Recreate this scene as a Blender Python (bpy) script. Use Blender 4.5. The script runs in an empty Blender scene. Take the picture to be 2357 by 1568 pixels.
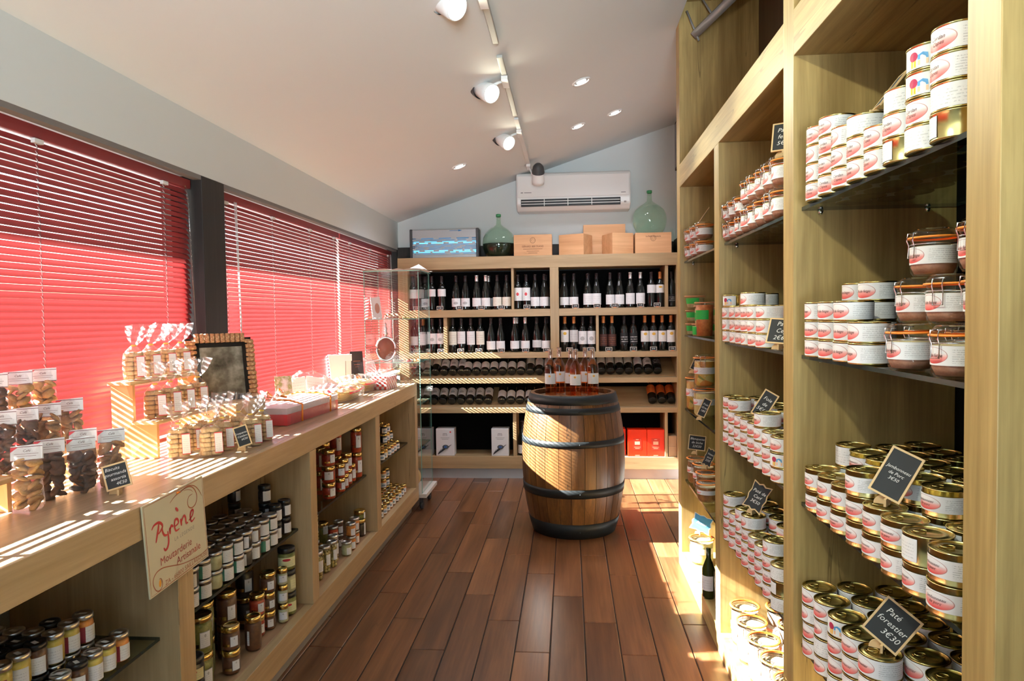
import bpy, math, random
from mathutils import Matrix, Vector
S = bpy.context.scene
COL = S.collection
R = math.radians
PI = math.pi
rnd = random.Random(7)

# ---------------------------------------------------------------- camera
cam_d = bpy.data.cameras.new('camera')
cam = bpy.data.objects.new('camera', cam_d)
COL.objects.link(cam)
S.camera = cam
cam_d.sensor_width = 36.0
cam_d.sensor_fit = 'HORIZONTAL'
cam_d.lens = 1571.0 / 2357.0 * 36.0
cam_d.clip_start = 0.05
_r = (0.996414, 0.083355, -0.014547); _u = (0.011459, 0.037399, 0.999235); _f = (-0.083835, 0.995818, -0.036309)      # right, up, view direction
cam.matrix_world = Matrix(((_r[0], _u[0], -_f[0], 0), (_r[1], _u[1], -_f[1], 0), (_r[2], _u[2], -_f[2], 1.45), (0, 0, 0, 1)))

# ---------------------------------------------------------------- world, sun, lamps, exposure
W = bpy.data.worlds.new('world'); S.world = W; W.use_nodes = True
_n = W.node_tree.nodes; _l = W.node_tree.links
_bg = _n['Background']
_sky = _n.new('ShaderNodeTexSky'); _sky.sky_type = 'NISHITA'; _sky.sun_disc = False
_sky.sun_elevation = R(30.5); _sky.sun_rotation = R(270); _sky.air_density = 1.0; _sky.dust_density = 2.5
_l.new(_sky.outputs[0], _bg.inputs[0]); _bg.inputs[1].default_value = 1.0

LF = 72                       # power of the fill light added behind the camera to brighten the ceiling
def light(name, kind, loc, target=None, energy=10, color=(1, 1, 1), **kw):
    d = bpy.data.lights.new(name, kind); d.energy = energy; d.color = color
    for k, v in kw.items(): setattr(d, k, v)
    o = bpy.data.objects.new(name, d); COL.objects.link(o); o.location = loc
    if target is not None:
        o.rotation_euler = (Vector(target) - Vector(loc)).to_track_quat('-Z', 'Y').to_euler()
    return o
light('sun', 'SUN', (-6, 3, 5), (-6 + 1, 3 + 0.07, 5 - 0.592), energy=245, color=(1, 0.99, 0.97), angle=R(0.53))
# area fill added behind the camera, aimed up at the ceiling
light('rear_fill_light', 'AREA', (0.25, -3.06, 1.1), (-0.35, 2.2, 4.0), energy=LF, color=(0.82, 0.97, 1.05), shape='RECTANGLE', size=1.1, size_y=1.2, spread=R(64))
S.view_settings.view_transform = 'Standard'
S.view_settings.look = 'None'
S.view_settings.exposure = 0.0
S.view_settings.gamma = 1.0
S.view_settings.use_curve_mapping = False
S.cycles.use_denoising = True
S.cycles.denoising_prefilter = 'ACCURATE'
S.cycles.denoising_input_passes = 'RGB_ALBEDO_NORMAL'
S.cycles.use_light_tree = True
S.cycles.max_bounces = 10
S.cycles.transparent_max_bounces = 32
S.cycles.diffuse_bounces = 5
S.cycles.glossy_bounces = 4
S.cycles.transmission_bounces = 6
S.cycles.caustics_reflective = False
S.cycles.caustics_refractive = False
S.cycles.sample_clamp_indirect = 6.0

SP = (0, 66, 78, 62, 34)      # track spotlight powers
UP = 90                       # power of the added fill uplighter behind the camera
DL = 36                        # downlight power

# ---------------------------------------------------------------- mesh builder
class MB:
    def __init__(s):
        s.v = []; s.f = []; s.m = []; s.s = []; s.uv = []
    def face(s, idx, m=0, sm=False, uv=None):
        s.f.append(idx); s.m.append(m); s.s.append(sm); s.uv.append(uv)
    def pts(s, L):
        b = len(s.v); s.v.extend(L); return b
    def box(s, x0, y0, z0, x1, y1, z1, m=0, uvf=False):
        b = s.pts([(x0, y0, z0), (x1, y0, z0), (x1, y1, z0), (x0, y1, z0), (x0, y0, z1), (x1, y0, z1), (x1, y1, z1), (x0, y1, z1)])
        U = [(0, 0), (1, 0), (1, 1), (0, 1)]
        for q in ((0, 3, 2, 1), (4, 5, 6, 7), (0, 1, 5, 4), (1, 2, 6, 5), (2, 3, 7, 6), (3, 0, 4, 7)):
            s.face([b + i for i in q], m, False, U)
        return s
    def hexa(s, P, m=0):
        b = s.pts(P)
        for q in ((0, 3, 2, 1), (4, 5, 6, 7), (0, 1, 5, 4), (1, 2, 6, 5), (2, 3, 7, 6), (3, 0, 4, 7)):
            s.face([b + i for i in q], m)
        return s
    def lathe(s, prof, n=20, m=0, c=(0, 0, 0), sm=True, mm=None):
        rings = []
        for r, z in prof:
            if r < 1e-6:
                rings.append([s.pts([(c[0], c[1], c[2] + z)])])
            else:
                b = s.pts([(c[0] + r * math.cos(2 * PI * i / n), c[1] + r * math.sin(2 * PI * i / n), c[2] + z) for i in range(n)])
                rings.append(list(range(b, b + n)))
        for k in range(len(rings) - 1):
            A, B = rings[k], rings[k + 1]; mk = mm[k] if mm else m
            if len(A) == 1 and len(B) == 1: continue
            for i in range(n):
                j = (i + 1) % n
                if len(A) == 1: s.face([A[0], B[j], B[i]], mk, sm)
                elif len(B) == 1: s.face([A[i], A[j], B[0]], mk, sm)
                else: s.face([A[i], A[j], B[j], B[i]], mk, sm)
        return s
    def tube(s, P, r, n=6, m=0, closed=False, cap=True):
        P = [Vector(p) for p in P]; N = len(P); rings = []
        up = Vector((0, 0, 1))
        for i, p in enumerate(P):
            if closed: t = P[(i + 1) % N] - P[i - 1]
            else: t = P[min(i + 1, N - 1)] - P[max(i - 1, 0)]
            t.normalize()
            a = t.cross(up)
            if a.length < 0.05: a = t.cross(Vector((1, 0, 0)))
            a.normalize(); bb = t.cross(a)
            rr = r[i] if isinstance(r, (list, tuple)) else r
            b = s.pts([tuple(p + a * (rr * math.cos(2 * PI * k / n)) + bb * (rr * math.sin(2 * PI * k / n))) for k in range(n)])
            rings.append(list(range(b, b + n)))
        for i in range(N if closed else N - 1):
            A, B = rings[i], rings[(i + 1) % N]
            for k in range(n):
                j = (k + 1) % n; s.face([A[k], B[k], B[j], A[j]], m, True)
        if cap and not closed:
            s.face(rings[0], m); s.face(rings[-1][::-1], m)
        return s
    def band(s, r, z0, z1, a0, a1, n=14, m=0, r1=None):
        """cylindrical patch with UV (u along the angle)"""
        r1 = r if r1 is None else r1
        L = []
        for i in range(n + 1):
            a = R(a0 + (a1 - a0) * i / n)
            L += [(r * math.cos(a), r * math.sin(a), z0), (r1 * math.cos(a), r1 * math.sin(a), z1)]
        b = s.pts(L)
        for i in range(n):
            u0, u1 = i / n, (i + 1) / n
            s.face([b + 2 * i, b + 2 * i + 2, b + 2 * i + 3, b + 2 * i + 1], m, True, [(u0, 0), (u1, 0), (u1, 1), (u0, 1)])
        return s
    def quad(s, P, m=0, uv=True, sm=False):
        b = s.pts([tuple(p) for p in P]); s.face([b, b + 1, b + 2, b + 3], m, sm, [(0, 0), (1, 0), (1, 1), (0, 1)] if uv else None); return s
    def text(s, body, size, fn, m=0, shear=0.0, align='CENTER', bold=0.0, space=1.0):
        V, F = text_geo(body, size, shear, align, bold, space)
        b = s.pts([tuple(fn(x, y)) for x, y in V])
        for f in F: s.face([b + i for i in f], m)
        return s
    def xf(s, M):
        s.v = [tuple(M @ Vector(p)) for p in s.v]; return s
    def add(s, o, M=None, dm=0):
        b = len(s.v)
        s.v += [tuple(M @ Vector(p)) for p in o.v] if M else list(o.v)
        s.f += [[i + b for i in f] for f in o.f]; s.m += [k + dm for k in o.m]; s.s += o.s; s.uv += o.uv
        return s
    def build(s, name, mats):
        me = bpy.data.meshes.new(name)
        me.from_pydata(s.v, [], s.f)
        for m in (mats if isinstance(mats, (list, tuple)) else [mats]): me.materials.append(m)
        me.polygons.foreach_set('material_index', s.m)
        me.polygons.foreach_set('use_smooth', s.s)
        if any(u for u in s.uv):
            ul = me.uv_layers.new(name='UVMap'); d = []
            for f, u in zip(s.f, s.uv):
                for k in range(len(f)): d += list(u[k]) if u else [0, 0]
            ul.data.foreach_set('uv', d)
        me.validate(); me.update()
        return me

_tc = {}
def text_geo(body, size, shear, align, bold, space=1.0):
    k = (body, size, shear, align, bold, space)
    if k in _tc: return _tc[k]
    c = bpy.data.curves.new('txt', 'FONT'); c.body = body; c.size = size; c.shear = shear; c.align_x = align; c.align_y = 'CENTER'
    c.resolution_u = 2; c.offset = bold; c.space_character = space
    o = bpy.data.objects.new('txt', c); COL.objects.link(o)
    dg = bpy.context.evaluated_depsgraph_get(); me = o.evaluated_get(dg).to_mesh()
    V = [(v.co.x, v.co.y) for v in me.vertices]; F = [list(p.vertices) for p in me.polygons]
    o.evaluated_get(dg).to_mesh_clear(); bpy.data.objects.remove(o); bpy.data.curves.remove(c)
    _tc[k] = (V, F); return V, F

# ---------------------------------------------------------------- objects
def ob(name, mesh, parent=None, loc=(0, 0, 0), rot=(0, 0, 0), scale=None, label=None, cat=None, group=None, kind=None):
    o = bpy.data.objects.new(name, mesh); COL.objects.link(o)
    o.parent = parent; o.location = loc; o.rotation_euler = rot
    if scale: o.scale = scale
    if label: o['label'] = label
    if cat: o['category'] = cat
    if group: o['group'] = group
    if kind: o['kind'] = kind
    return o
def root(name, label, cat, loc=(0, 0, 0), rot=(0, 0, 0), group=None):
    if not isinstance(rot, (tuple, list)): rot = (0, 0, rot)
    return ob(name, None, None, loc, rot, None, label, cat, group)
def tree(parts, parent):
    """parts: [(name, mesh, [children], label)]"""
    for p in parts:
        o = ob(p[0], p[1], parent, label=p[3] if len(p) > 3 else None)
        if len(p) > 2 and p[2]: tree(p[2], o)
def put(name, cat, parts, label, loc, rot=0, group=None):
    r = root(name, label, cat, loc, rot, group); tree(parts, r); return r
def struct(name, mesh, parent=None, kind='structure'):
    return ob(name, mesh, parent, kind=kind if parent is None else None)
def bevel(o, w=0.002, seg=2):
    m = o.modifiers.new('bevel', 'BEVEL'); m.width = w; m.segments = seg; m.limit_method = 'ANGLE'; return o
# ---------------------------------------------------------------- materials
MT = {}
def mat(name, col=(0.8, 0.8, 0.8), rough=0.5, metal=0.0, coat=0.0, spec=0.5, trans=0.0, emit=None, est=0.0, alpha=1.0, ior=1.45):
    if name in MT: return MT[name]
    m = bpy.data.materials.new(name); m.use_nodes = True
    p = m.node_tree.nodes['Principled BSDF']
    p.inputs['Base Color'].default_value = (*col, 1); p.inputs['Roughness'].default_value = rough
    p.inputs['Metallic'].default_value = metal; p.inputs['Specular IOR Level'].default_value = spec
    p.inputs['Coat Weight'].default_value = coat; p.inputs['Transmission Weight'].default_value = trans
    p.inputs['IOR'].default_value = ior
    if emit: p.inputs['Emission Color'].default_value = (*emit, 1); p.inputs['Emission Strength'].default_value = est
    MT[name] = m; return m
class NT:
    def __init__(s, m):
        s.t = m.node_tree; s.n = s.t.nodes; s.l = s.t.links; s.p = s.n.get('Principled BSDF')
    def new(s, t, **kw):
        n = s.n.new('ShaderNode' + t)
        for k, v in kw.items(): setattr(n, k, v)
        return n
    def link(s, a, b): s.l.new(a, b)
    def math(s, op, a, b=None, c=None, clamp=False):
        n = s.new('Math', operation=op, use_clamp=clamp)
        for i, x in enumerate((a, b, c)):
            if x is None: continue
            if isinstance(x, (int, float)): n.inputs[i].default_value = x
            else: s.link(x, n.inputs[i])
        return n.outputs[0]
    def mix(s, f, a, b, blend='MIX'):
        n = s.new('Mix', data_type='RGBA', blend_type=blend)
        if isinstance(f, (int, float)): n.inputs[0].default_value = f
        else: s.link(f, n.inputs[0])
        for i, x in ((6, a), (7, b)):
            if isinstance(x, tuple): n.inputs[i].default_value = (*x, 1)
            else: s.link(x, n.inputs[i])
        return n.outputs[2]
    def ramp(s, f, stops):
        n = s.new('ValToRGB'); e = n.color_ramp.elements
        while len(e) < len(stops): e.new(0.5)
        for i, (p, c) in enumerate(stops): e[i].position = p; e[i].color = (*c, 1)
        s.link(f, n.inputs[0]); return n.outputs[0]
    def noise(s, vec, scale, detail=3, rough=0.5, dist=0.0):
        n = s.new('TexNoise'); n.inputs['Scale'].default_value = scale; n.inputs['Detail'].default_value = detail
        n.inputs['Roughness'].default_value = rough; n.inputs['Distortion'].default_value = dist
        if vec is not None: s.link(vec, n.inputs['Vector'])
        return n.outputs[0]
    def mapping(s, vec, scale=(1, 1, 1), loc=None):
        n = s.new('Mapping'); n.inputs['Scale'].default_value = scale
        s.link(vec, n.inputs[0])
        if loc is not None: s.link(loc, n.inputs['Location'])
        return n.outputs[0]
    def bump(s, h, strength=0.2, dist=0.002):
        n = s.new('Bump'); n.inputs['Strength'].default_value = strength; n.inputs['Distance'].default_value = dist
        s.link(h, n.inputs['Height']); s.link(n.outputs[0], s.p.inputs['Normal'])
def coords(t, kind='Object'): return t.new('TexCoord').outputs[kind]

def wood(name, axis, light_c, dark_c, rough=0.42, var=0.0, crack=0.5, scale=1.0, contrast=1.0):
    if name in MT: return MT[name]
    m = mat(name, light_c, rough); t = NT(m)
    c = coords(t)
    sc = [14 * scale] * 3; sc[axis] = 1.1 * scale
    loc = None
    oi = t.new('ObjectInfo')
    if var:
        cmb = t.new('CombineXYZ')
        for i in range(3): t.link(t.math('MULTIPLY', oi.outputs['Random'], 37.0 + 11 * i), cmb.inputs[i])
        loc = cmb.outputs[0]
    v = t.mapping(c, tuple(sc), loc)
    n1 = t.noise(v, 1.0, 5, 0.6, 0.6)
    sc2 = [90 * scale] * 3; sc2[axis] = 3.0 * scale
    n2 = t.noise(t.mapping(c, tuple(sc2), loc), 1.0, 3, 0.6)
    f = t.math('ADD', t.math('MULTIPLY', n1, 0.7), t.math('MULTIPLY', n2, 0.3))
    mid = tuple((a + b) / 2 for a, b in zip(light_c, dark_c))
    col = t.ramp(f, [(0.5 - 0.18 / contrast, dark_c), (0.5, mid), (0.5 + 0.14 / contrast, light_c)])
    sc3 = [9 * scale] * 3; sc3[axis] = 0.35 * scale
    n3 = t.noise(t.mapping(c, tuple(sc3), loc), 1.0, 3, 0.5, 0.15)
    ck = t.math('LESS_THAN', t.math('ABSOLUTE', t.math('SUBTRACT', n3, 0.40)), 0.0022)
    col = t.mix(t.math('MULTIPLY', ck, crack), col, tuple(x * 0.35 for x in dark_c))
    if var:
        col = t.mix(1.0, col, t.ramp(oi.outputs['Random'], [(0.0, (1 - var,) * 3), (1.0, (1 + var * 0.4,) * 3)]), 'MULTIPLY')
    t.link(col, t.p.inputs['Base Color'])
    t.bump(n2, 0.12, 0.001)
    return m
OAKL, OAKD = (0.47, 0.325, 0.175), (0.31, 0.205, 0.098)
OAK = [wood('oak_laminate_' + 'xyz'[i], i, OAKL, OAKD, 0.38) for i in range(3)]
OAKG = [wood('golden_oak_laminate_' + 'xyz'[i], i, (0.49, 0.34, 0.13), (0.28, 0.18, 0.062), 0.42, contrast=1.3) for i in range(3)]
M_TOP = wood('oak_counter_top', 1, (0.44, 0.315, 0.20), (0.29, 0.20, 0.12), 0.24)
M_FLOOR = wood('brown_floor_plank', 1, (0.26, 0.110, 0.046), (0.10, 0.038, 0.016), 0.30, var=0.38, crack=0.2, scale=0.8)
M_BARREL = wood('barrel_stave_oak', 2, (0.215, 0.092, 0.026), (0.05, 0.020, 0.007), 0.38, var=0.35, crack=0.9, scale=1.3)
M_DARK = wood('dark_stained_wood', 2, (0.022, 0.017, 0.016), (0.009, 0.007, 0.007), 0.6)
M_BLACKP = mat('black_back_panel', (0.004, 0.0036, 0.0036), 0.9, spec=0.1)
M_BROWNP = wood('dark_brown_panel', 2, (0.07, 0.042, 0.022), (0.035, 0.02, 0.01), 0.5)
M_PINE = wood('pine_box_wood', 0, (0.80, 0.46, 0.24), (0.62, 0.32, 0.15), 0.55, var=0.12, crack=0.15)
M_OSB = wood('riser_board_wood', 1, (0.72, 0.50, 0.26), (0.48, 0.29, 0.12), 0.55, crack=0.8, scale=1.6, contrast=1.5)
M_TAGW = mat('light_plywood', (0.72, 0.50, 0.25), 0.55)
M_WHITE = mat('white_wall_paint', (0.66, 0.69, 0.69), 0.7)
def _pl():
    t = NT(M_WHITE); n = t.noise(coords(t), 60, 4, 0.6); t.bump(n, 0.05, 0.002)
    s = t.noise(coords(t), 0.9, 3, 0.6); t.link(t.mix(s, (0.655, 0.685, 0.69), (0.69, 0.725, 0.72)), t.p.inputs['Base Color'])
_pl()
M_PLINTH = mat('brushed_grey_plinth', (0.42, 0.43, 0.44), 0.35, 0.3)
M_WPLAST = mat('white_plastic', (0.80, 0.80, 0.79), 0.25)
M_GREY = mat('grey_painted_metal', (0.33, 0.34, 0.35), 0.4, 0.4)
M_DGREY = mat('dark_grey_plastic', (0.05, 0.05, 0.055), 0.45)
M_BLACK = mat('black_satin_paint', (0.008, 0.008, 0.009), 0.35)
M_HOOP = mat('black_painted_steel_hoop', (0.010, 0.012, 0.013), 0.5, 0.0, spec=0.35)
M_CHROME = mat('chrome_wire', (0.75, 0.76, 0.78), 0.2, 1.0)
M_STEEL = mat('brushed_steel', (0.45, 0.45, 0.46), 0.35, 1.0)
M_GOLD = mat('gold_lacquered_tin', (0.62, 0.50, 0.20), 0.22, 1.0)
M_GOLDT = mat('gold_tin_lid', (0.58, 0.47, 0.17), 0.26, 1.0)
M_GLID = mat('gold_screw_cap', (0.80, 0.60, 0.22), 0.22, 1.0)
M_SLID = mat('silver_screw_cap', (0.62, 0.62, 0.61), 0.28, 1.0)
M_BLID = mat('black_screw_cap', (0.012, 0.012, 0.013), 0.3)
M_RUBBER = mat('orange_rubber_ring', (0.90, 0.27, 0.035), 0.45)
M_PAPER = mat('white_paper', (0.80, 0.80, 0.79), 0.6)
M_CREAM = mat('cream_paper', (0.76, 0.70, 0.52), 0.6)
M_CHALKB = mat('chalkboard', (0.022, 0.024, 0.026), 0.7)
M_CHALK = mat('white_chalk', (0.82, 0.82, 0.80), 0.8)
M_INK = mat('dark_brown_ink', (0.09, 0.035, 0.03), 0.6)
M_INKG = mat('grey_ink', (0.22, 0.22, 0.23), 0.6)
M_INKR = mat('dark_red_ink', (0.40, 0.022, 0.02), 0.55)
M_ORNG = mat('orange_plastic', (0.85, 0.22, 0.02), 0.4)
M_REDR = mat('red_ribbon', (0.72, 0.02, 0.025), 0.35)
M_CAP = mat('dark_foil_capsule', (0.03, 0.022, 0.025), 0.35, 0.4)
M_CAPW = mat('silver_foil_capsule', (0.80, 0.79, 0.80), 0.35, 0.7)
M_CAPO = mat('copper_foil_capsule', (0.62, 0.24, 0.08), 0.35, 0.5)
M_WINE = mat('dark_wine_bottle_glass', (0.006, 0.007, 0.006), 0.06, 0.0, spec=0.6)

def slat_mat():
    m = mat('red_slat_enamel', (0.235, 0.036, 0.039), 0.42, spec=0.3); t = NT(m)
    tr = t.new('BsdfTranslucent'); tr.inputs[0].default_value = (0.62, 0.08, 0.075, 1)
    mx = t.new('MixShader'); mx.inputs[0].default_value = 0.02
    out = t.n['Material Output']
    t.link(t.p.outputs[0], mx.inputs[1]); t.link(tr.outputs[0], mx.inputs[2]); t.link(mx.outputs[0], out.inputs[0])
    return m
M_SLAT = slat_mat()

def thin(name, tint=(0.93, 0.96, 0.94), gloss=0.08, rough=0.02, bump=0.0, fres=1.0, milk=0.0):
    """thin transparent sheet: clear transmission plus a fresnel reflection"""
    if name in MT: return MT[name]
    m = bpy.data.materials.new(name); m.use_nodes = True; MT[name] = m
    t = NT(m); t.n.remove(t.p)
    tr = t.new('BsdfTransparent'); tr.inputs[0].default_value = (*tint, 1)
    g = t.new('BsdfGlossy'); g.inputs['Roughness'].default_value = rough; g.inputs['Color'].default_value = (1, 1, 1, 1)
    lw = t.new('LayerWeight'); lw.inputs[0].default_value = 0.5
    f = t.math('ADD', t.math('MULTIPLY', t.math('POWER', lw.outputs['Facing'], 4.0), fres * 0.8), gloss * 0.6, clamp=True)
    mx = t.new('MixShader'); t.link(f, mx.inputs[0]); t.link(tr.outputs[0], mx.inputs[1]); t.link(g.outputs[0], mx.inputs[2])
    res = mx.outputs[0]
    if bump:
        b = t.new('Bump'); b.inputs['Strength'].default_value = 1.0; b.inputs['Distance'].default_value = bump
        t.link(t.noise(coords(t), 45, 4, 0.65, 1.5), b.inputs['Height'])
        t.link(b.outputs[0], g.inputs['Normal']); t.link(b.outputs[0], lw.inputs['Normal'])
    if milk:
        d = t.new('BsdfDiffuse'); d.inputs[0].default_value = (0.9, 0.9, 0.9, 1)
        m2 = t.new('MixShader'); m2.inputs[0].default_value = milk
        t.link(res, m2.inputs[1]); t.link(d.outputs[0], m2.inputs[2]); res = m2.outputs[0]
    t.link(res, t.n['Material Output'].inputs[0])
    return m
M_GLASS = thin('clear_glass', (0.96, 0.98, 0.97))
M_JAR = thin('jar_glass', (0.95, 0.97, 0.95), 0.04, 0.03, fres=0.7)
M_SHELFG = thin('smoky_shelf_glass', (0.66, 0.74, 0.70), 0.05, 0.02, fres=0.8)
M_GEDGE = mat('dark_green_glass_edge', (0.018, 0.028, 0.026), 0.12)
M_GEDGE2 = mat('pale_green_glass_edge', (0.25, 0.50, 0.45), 0.1)
M_CELLO = thin('cellophane', (0.97, 0.97, 0.97), 0.05, 0.10, bump=0.006, fres=0.85, milk=0.03)
M_DEMI = thin('green_demijohn_glass', (0.84, 0.94, 0.87), 0.06, 0.03, fres=1.0)
M_ROSEG = thin('rose_bottle_glass', (0.97, 0.95, 0.93), 0.05, 0.02, fres=0.7)
M_ROSE = thin('rose_wine', (0.93, 0.56, 0.33), 0.02, 0.02, fres=0.2)

def blotch(name, cols, scale=40, rough=0.5, kind='noise', coat=0.0):
    if name in MT: return MT[name]
    m = mat(name, cols[0], rough, coat=coat); t = NT(m); c = coords(t)
    if kind == 'noise': f = t.noise(c, scale, 4, 0.6)
    else:
        v = t.new('TexVoronoi'); v.inputs['Scale'].default_value = scale; t.link(c, v.inputs[0])
        f = t.math('MULTIPLY', v.outputs[0], 1.4) if kind == 'cells' else t.new('SeparateColor').outputs[0]
        if kind == 'mix':
            sc = t.new('SeparateColor'); t.link(v.outputs['Color'], sc.inputs[0]); f = sc.outputs[0]
    n = len(cols)
    lo, hi = (0.35, 0.65) if kind == 'noise' else (0.1, 0.9)
    t.link(t.ramp(f, [(lo + (hi - lo) * i / max(1, n - 1), cols[i]) for i in range(n)]), t.p.inputs['Base Color'])
    t.bump(f, 0.3, 0.002)
    return m
C_MUST = blotch('yellow_mustard', [(0.62, 0.42, 0.06), (0.74, 0.54, 0.12)], 60)
C_ORNG = blotch('orange_preserve', [(0.62, 0.16, 0.03), (0.80, 0.30, 0.06)], 60)
C_BROWN = blotch('brown_spread', [(0.07, 0.025, 0.012), (0.14, 0.05, 0.02)], 50)
C_DARK = blotch('black_olive_paste', [(0.012, 0.008, 0.010), (0.04, 0.025, 0.02)], 50)
C_GREEN = blotch('green_paste', [(0.14, 0.15, 0.03), (0.26, 0.24, 0.07)], 90)
C_RED = blotch('red_tomato_sauce', [(0.26, 0.02, 0.01), (0.50, 0.06, 0.015)], 60)
C_PALE = blotch('pale_cream_sauce', [(0.50, 0.46, 0.24), (0.62, 0.58, 0.36)], 60)
C_OLIVE = blotch('green_olives', [(0.55, 0.42, 0.13), (0.36, 0.24, 0.06), (0.10, 0.06, 0.02)], 55, kind='cells', coat=0.5)
C_VEG = blotch('mixed_vegetables', [(0.70, 0.42, 0.08), (0.62, 0.20, 0.04), (0.74, 0.55, 0.20), (0.30, 0.28, 0.06)], 32, kind='mix', coat=0.3)
C_PATE = blotch('pork_pate', [(0.30, 0.13, 0.08), (0.44, 0.22, 0.15)], 70)
C_MEAT = blotch('meat_terrine', [(0.42, 0.26, 0.18), (0.55, 0.38, 0.28)], 60)
C_FAT = mat('pale_fat_layer', (0.74, 0.62, 0.36), 0.45)
C_STEW = blotch('brown_stew', [(0.22, 0.09, 0.035), (0.40, 0.17, 0.06)], 50)
C_HONEY = mat('amber_honey', (0.78, 0.42, 0.06), 0.25)
C_LIVER = blotch('yellow_foie', [(0.82, 0.68, 0.28), (0.70, 0.50, 0.2)], 40)
C_PRAWN = blotch('orange_meat', [(0.72, 0.24, 0.07), (0.50, 0.12, 0.04)], 45)
B_GOLD = blotch('golden_biscuit', [(0.34, 0.16, 0.045), (0.52, 0.30, 0.11)], 70, 0.7)
B_PALE = blotch('almond_biscuit', [(0.52, 0.31, 0.12), (0.74, 0.54, 0.28)], 80, 0.7)
B_BROWN = blotch('chocolate_biscuit', [(0.055, 0.022, 0.012), (0.11, 0.045, 0.022)], 70, 0.7)
B_TAN = blotch('tan_biscuit', [(0.20, 0.09, 0.035), (0.32, 0.16, 0.065)], 70, 0.7)
M_CORK = blotch('wine_cork', [(0.60, 0.36, 0.17), (0.36, 0.15, 0.07), (0.72, 0.50, 0.28)], 60, 0.8)

def oval_label(name, uc=0.25, ru=0.2, rv=0.42, text_u=0.5, col=((0.86, 0.62, 0.58), (0.78, 0.10, 0.10))):
    """white label: an oval shaded from white to red, and lines of small print"""
    m = mat(name, (0.82, 0.82, 0.82), 0.45); t = NT(m)
    sp = t.new('SeparateXYZ'); t.link(coords(t, 'UV'), sp.inputs[0]); u, v = sp.outputs[0], sp.outputs[1]
    a = t.math('DIVIDE', t.math('SUBTRACT', u, uc), ru); b = t.math('DIVIDE', t.math('SUBTRACT', v, 0.5), rv)
    d = t.math('ADD', t.math('MULTIPLY', a, a), t.math('MULTIPLY', b, b))
    g = t.ramp(v, [(0.10, (0.70, 0.05, 0.05)), (0.42, (0.80, 0.33, 0.30)), (0.62, (0.84, 0.80, 0.80)), (1.0, (0.83, 0.83, 0.84))])
    white = (0.82, 0.82, 0.83)
    c = t.mix(t.math('LESS_THAN', d, 1.0), white, g)
    ring = t.math('MULTIPLY', t.math('GREATER_THAN', d, 0.93), t.math('LESS_THAN', d, 1.03))
    c = t.mix(t.math('MULTIPLY', ring, 0.8), c, (0.42, 0.16, 0.15))
    ln = t.math('LESS_THAN', t.math('FRACT', t.math('MULTIPLY', v, 9.0)), 0.42)
    wd = t.math('GREATER_THAN', t.noise(t.mapping(coords(t, 'UV'), (60, 9, 1)), 1.0, 2, 0.6), 0.45)
    zone = t.math('MULTIPLY', t.math('GREATER_THAN', u, text_u), t.math('LESS_THAN', u, 0.96))
    zone = t.math('MULTIPLY', zone, t.math('MULTIPLY', t.math('GREATER_THAN', v, 0.14), t.math('LESS_THAN', v, 0.86)))
    c = t.mix(t.math('MULTIPLY', t.math('MULTIPLY', ln, wd), t.math('MULTIPLY', zone, 0.55)), c, (0.35, 0.34, 0.36))
    t.link(c, t.p.inputs['Base Color']); return m
L_OVAL = oval_label('red_oval_tin_label')
def line_label(name, base=(0.80, 0.80, 0.80), ink=(0.35, 0.35, 0.36), rows=7.0, dens=0.5, stripe=None, stripe_u=0.3, emblem=None, edge=None):
    m = mat(name, base, 0.5); t = NT(m)
    sp = t.new('SeparateXYZ'); t.link(coords(t, 'UV'), sp.inputs[0]); u, v = sp.outputs[0], sp.outputs[1]
    ln = t.math('LESS_THAN', t.math('FRACT', t.math('MULTIPLY', v, rows)), 0.35)
    wd = t.math('GREATER_THAN', t.noise(t.mapping(coords(t, 'UV'), (30, rows, 1)), 1.0, 2, 0.6), 0.5)
    z = t.math('MULTIPLY', t.math('LESS_THAN', t.math('ABSOLUTE', t.math('SUBTRACT', u, 0.5)), 0.38), t.math('LESS_THAN', t.math('ABSOLUTE', t.math('SUBTRACT', v, 0.45)), 0.33))
    c = t.mix(t.math('MULTIPLY', t.math('MULTIPLY', ln, wd), t.math('MULTIPLY', z, dens)), base, ink)
    if stripe: c = t.mix(t.math('LESS_THAN', u, stripe_u), c, stripe)
    if emblem:
        a = t.math('DIVIDE', t.math('SUBTRACT', u, 0.5), emblem[2]); b = t.math('DIVIDE', t.math('SUBTRACT', v, emblem[1]), emblem[3])
        d = t.math('ADD', t.math('MULTIPLY', a, a), t.math('MULTIPLY', b, b)); c = t.mix(t.math('LESS_THAN', d, 1.0), c, emblem[0])
    if edge:
        e = t.math('GREATER_THAN', t.math('MAXIMUM', t.math('MULTIPLY', t.math('ABSOLUTE', t.math('SUBTRACT', u, 0.5)), 1.0), t.math('ABSOLUTE', t.math('SUBTRACT', v, 0.5))), 0.46)
        c = t.mix(e, c, edge)
    t.link(c, t.p.inputs['Base Color']); return m
L_PLAIN = line_label('plain_text_label')
L_WINE = line_label('white_wine_label', (0.82, 0.81, 0.82), rows=6, dens=0.35)
L_WINEC = line_label('cream_wine_label', (0.80, 0.76, 0.66), (0.3, 0.25, 0.2), rows=6, dens=0.4)
L_WINEG = line_label('grey_wine_label', (0.62, 0.61, 0.62), rows=5, dens=0.4)
L_WINER = line_label('wine_label_with_red_emblem', (0.82, 0.81, 0.81), rows=9, dens=0.25, emblem=((0.62, 0.06, 0.07), 0.5, 0.12, 0.13))
L_WINEO = line_label('wine_label_with_gold_emblem', (0.82, 0.80, 0.78), rows=7, dens=0.3, emblem=((0.72, 0.42, 0.06), 0.72, 0.16, 0.13))
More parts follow.
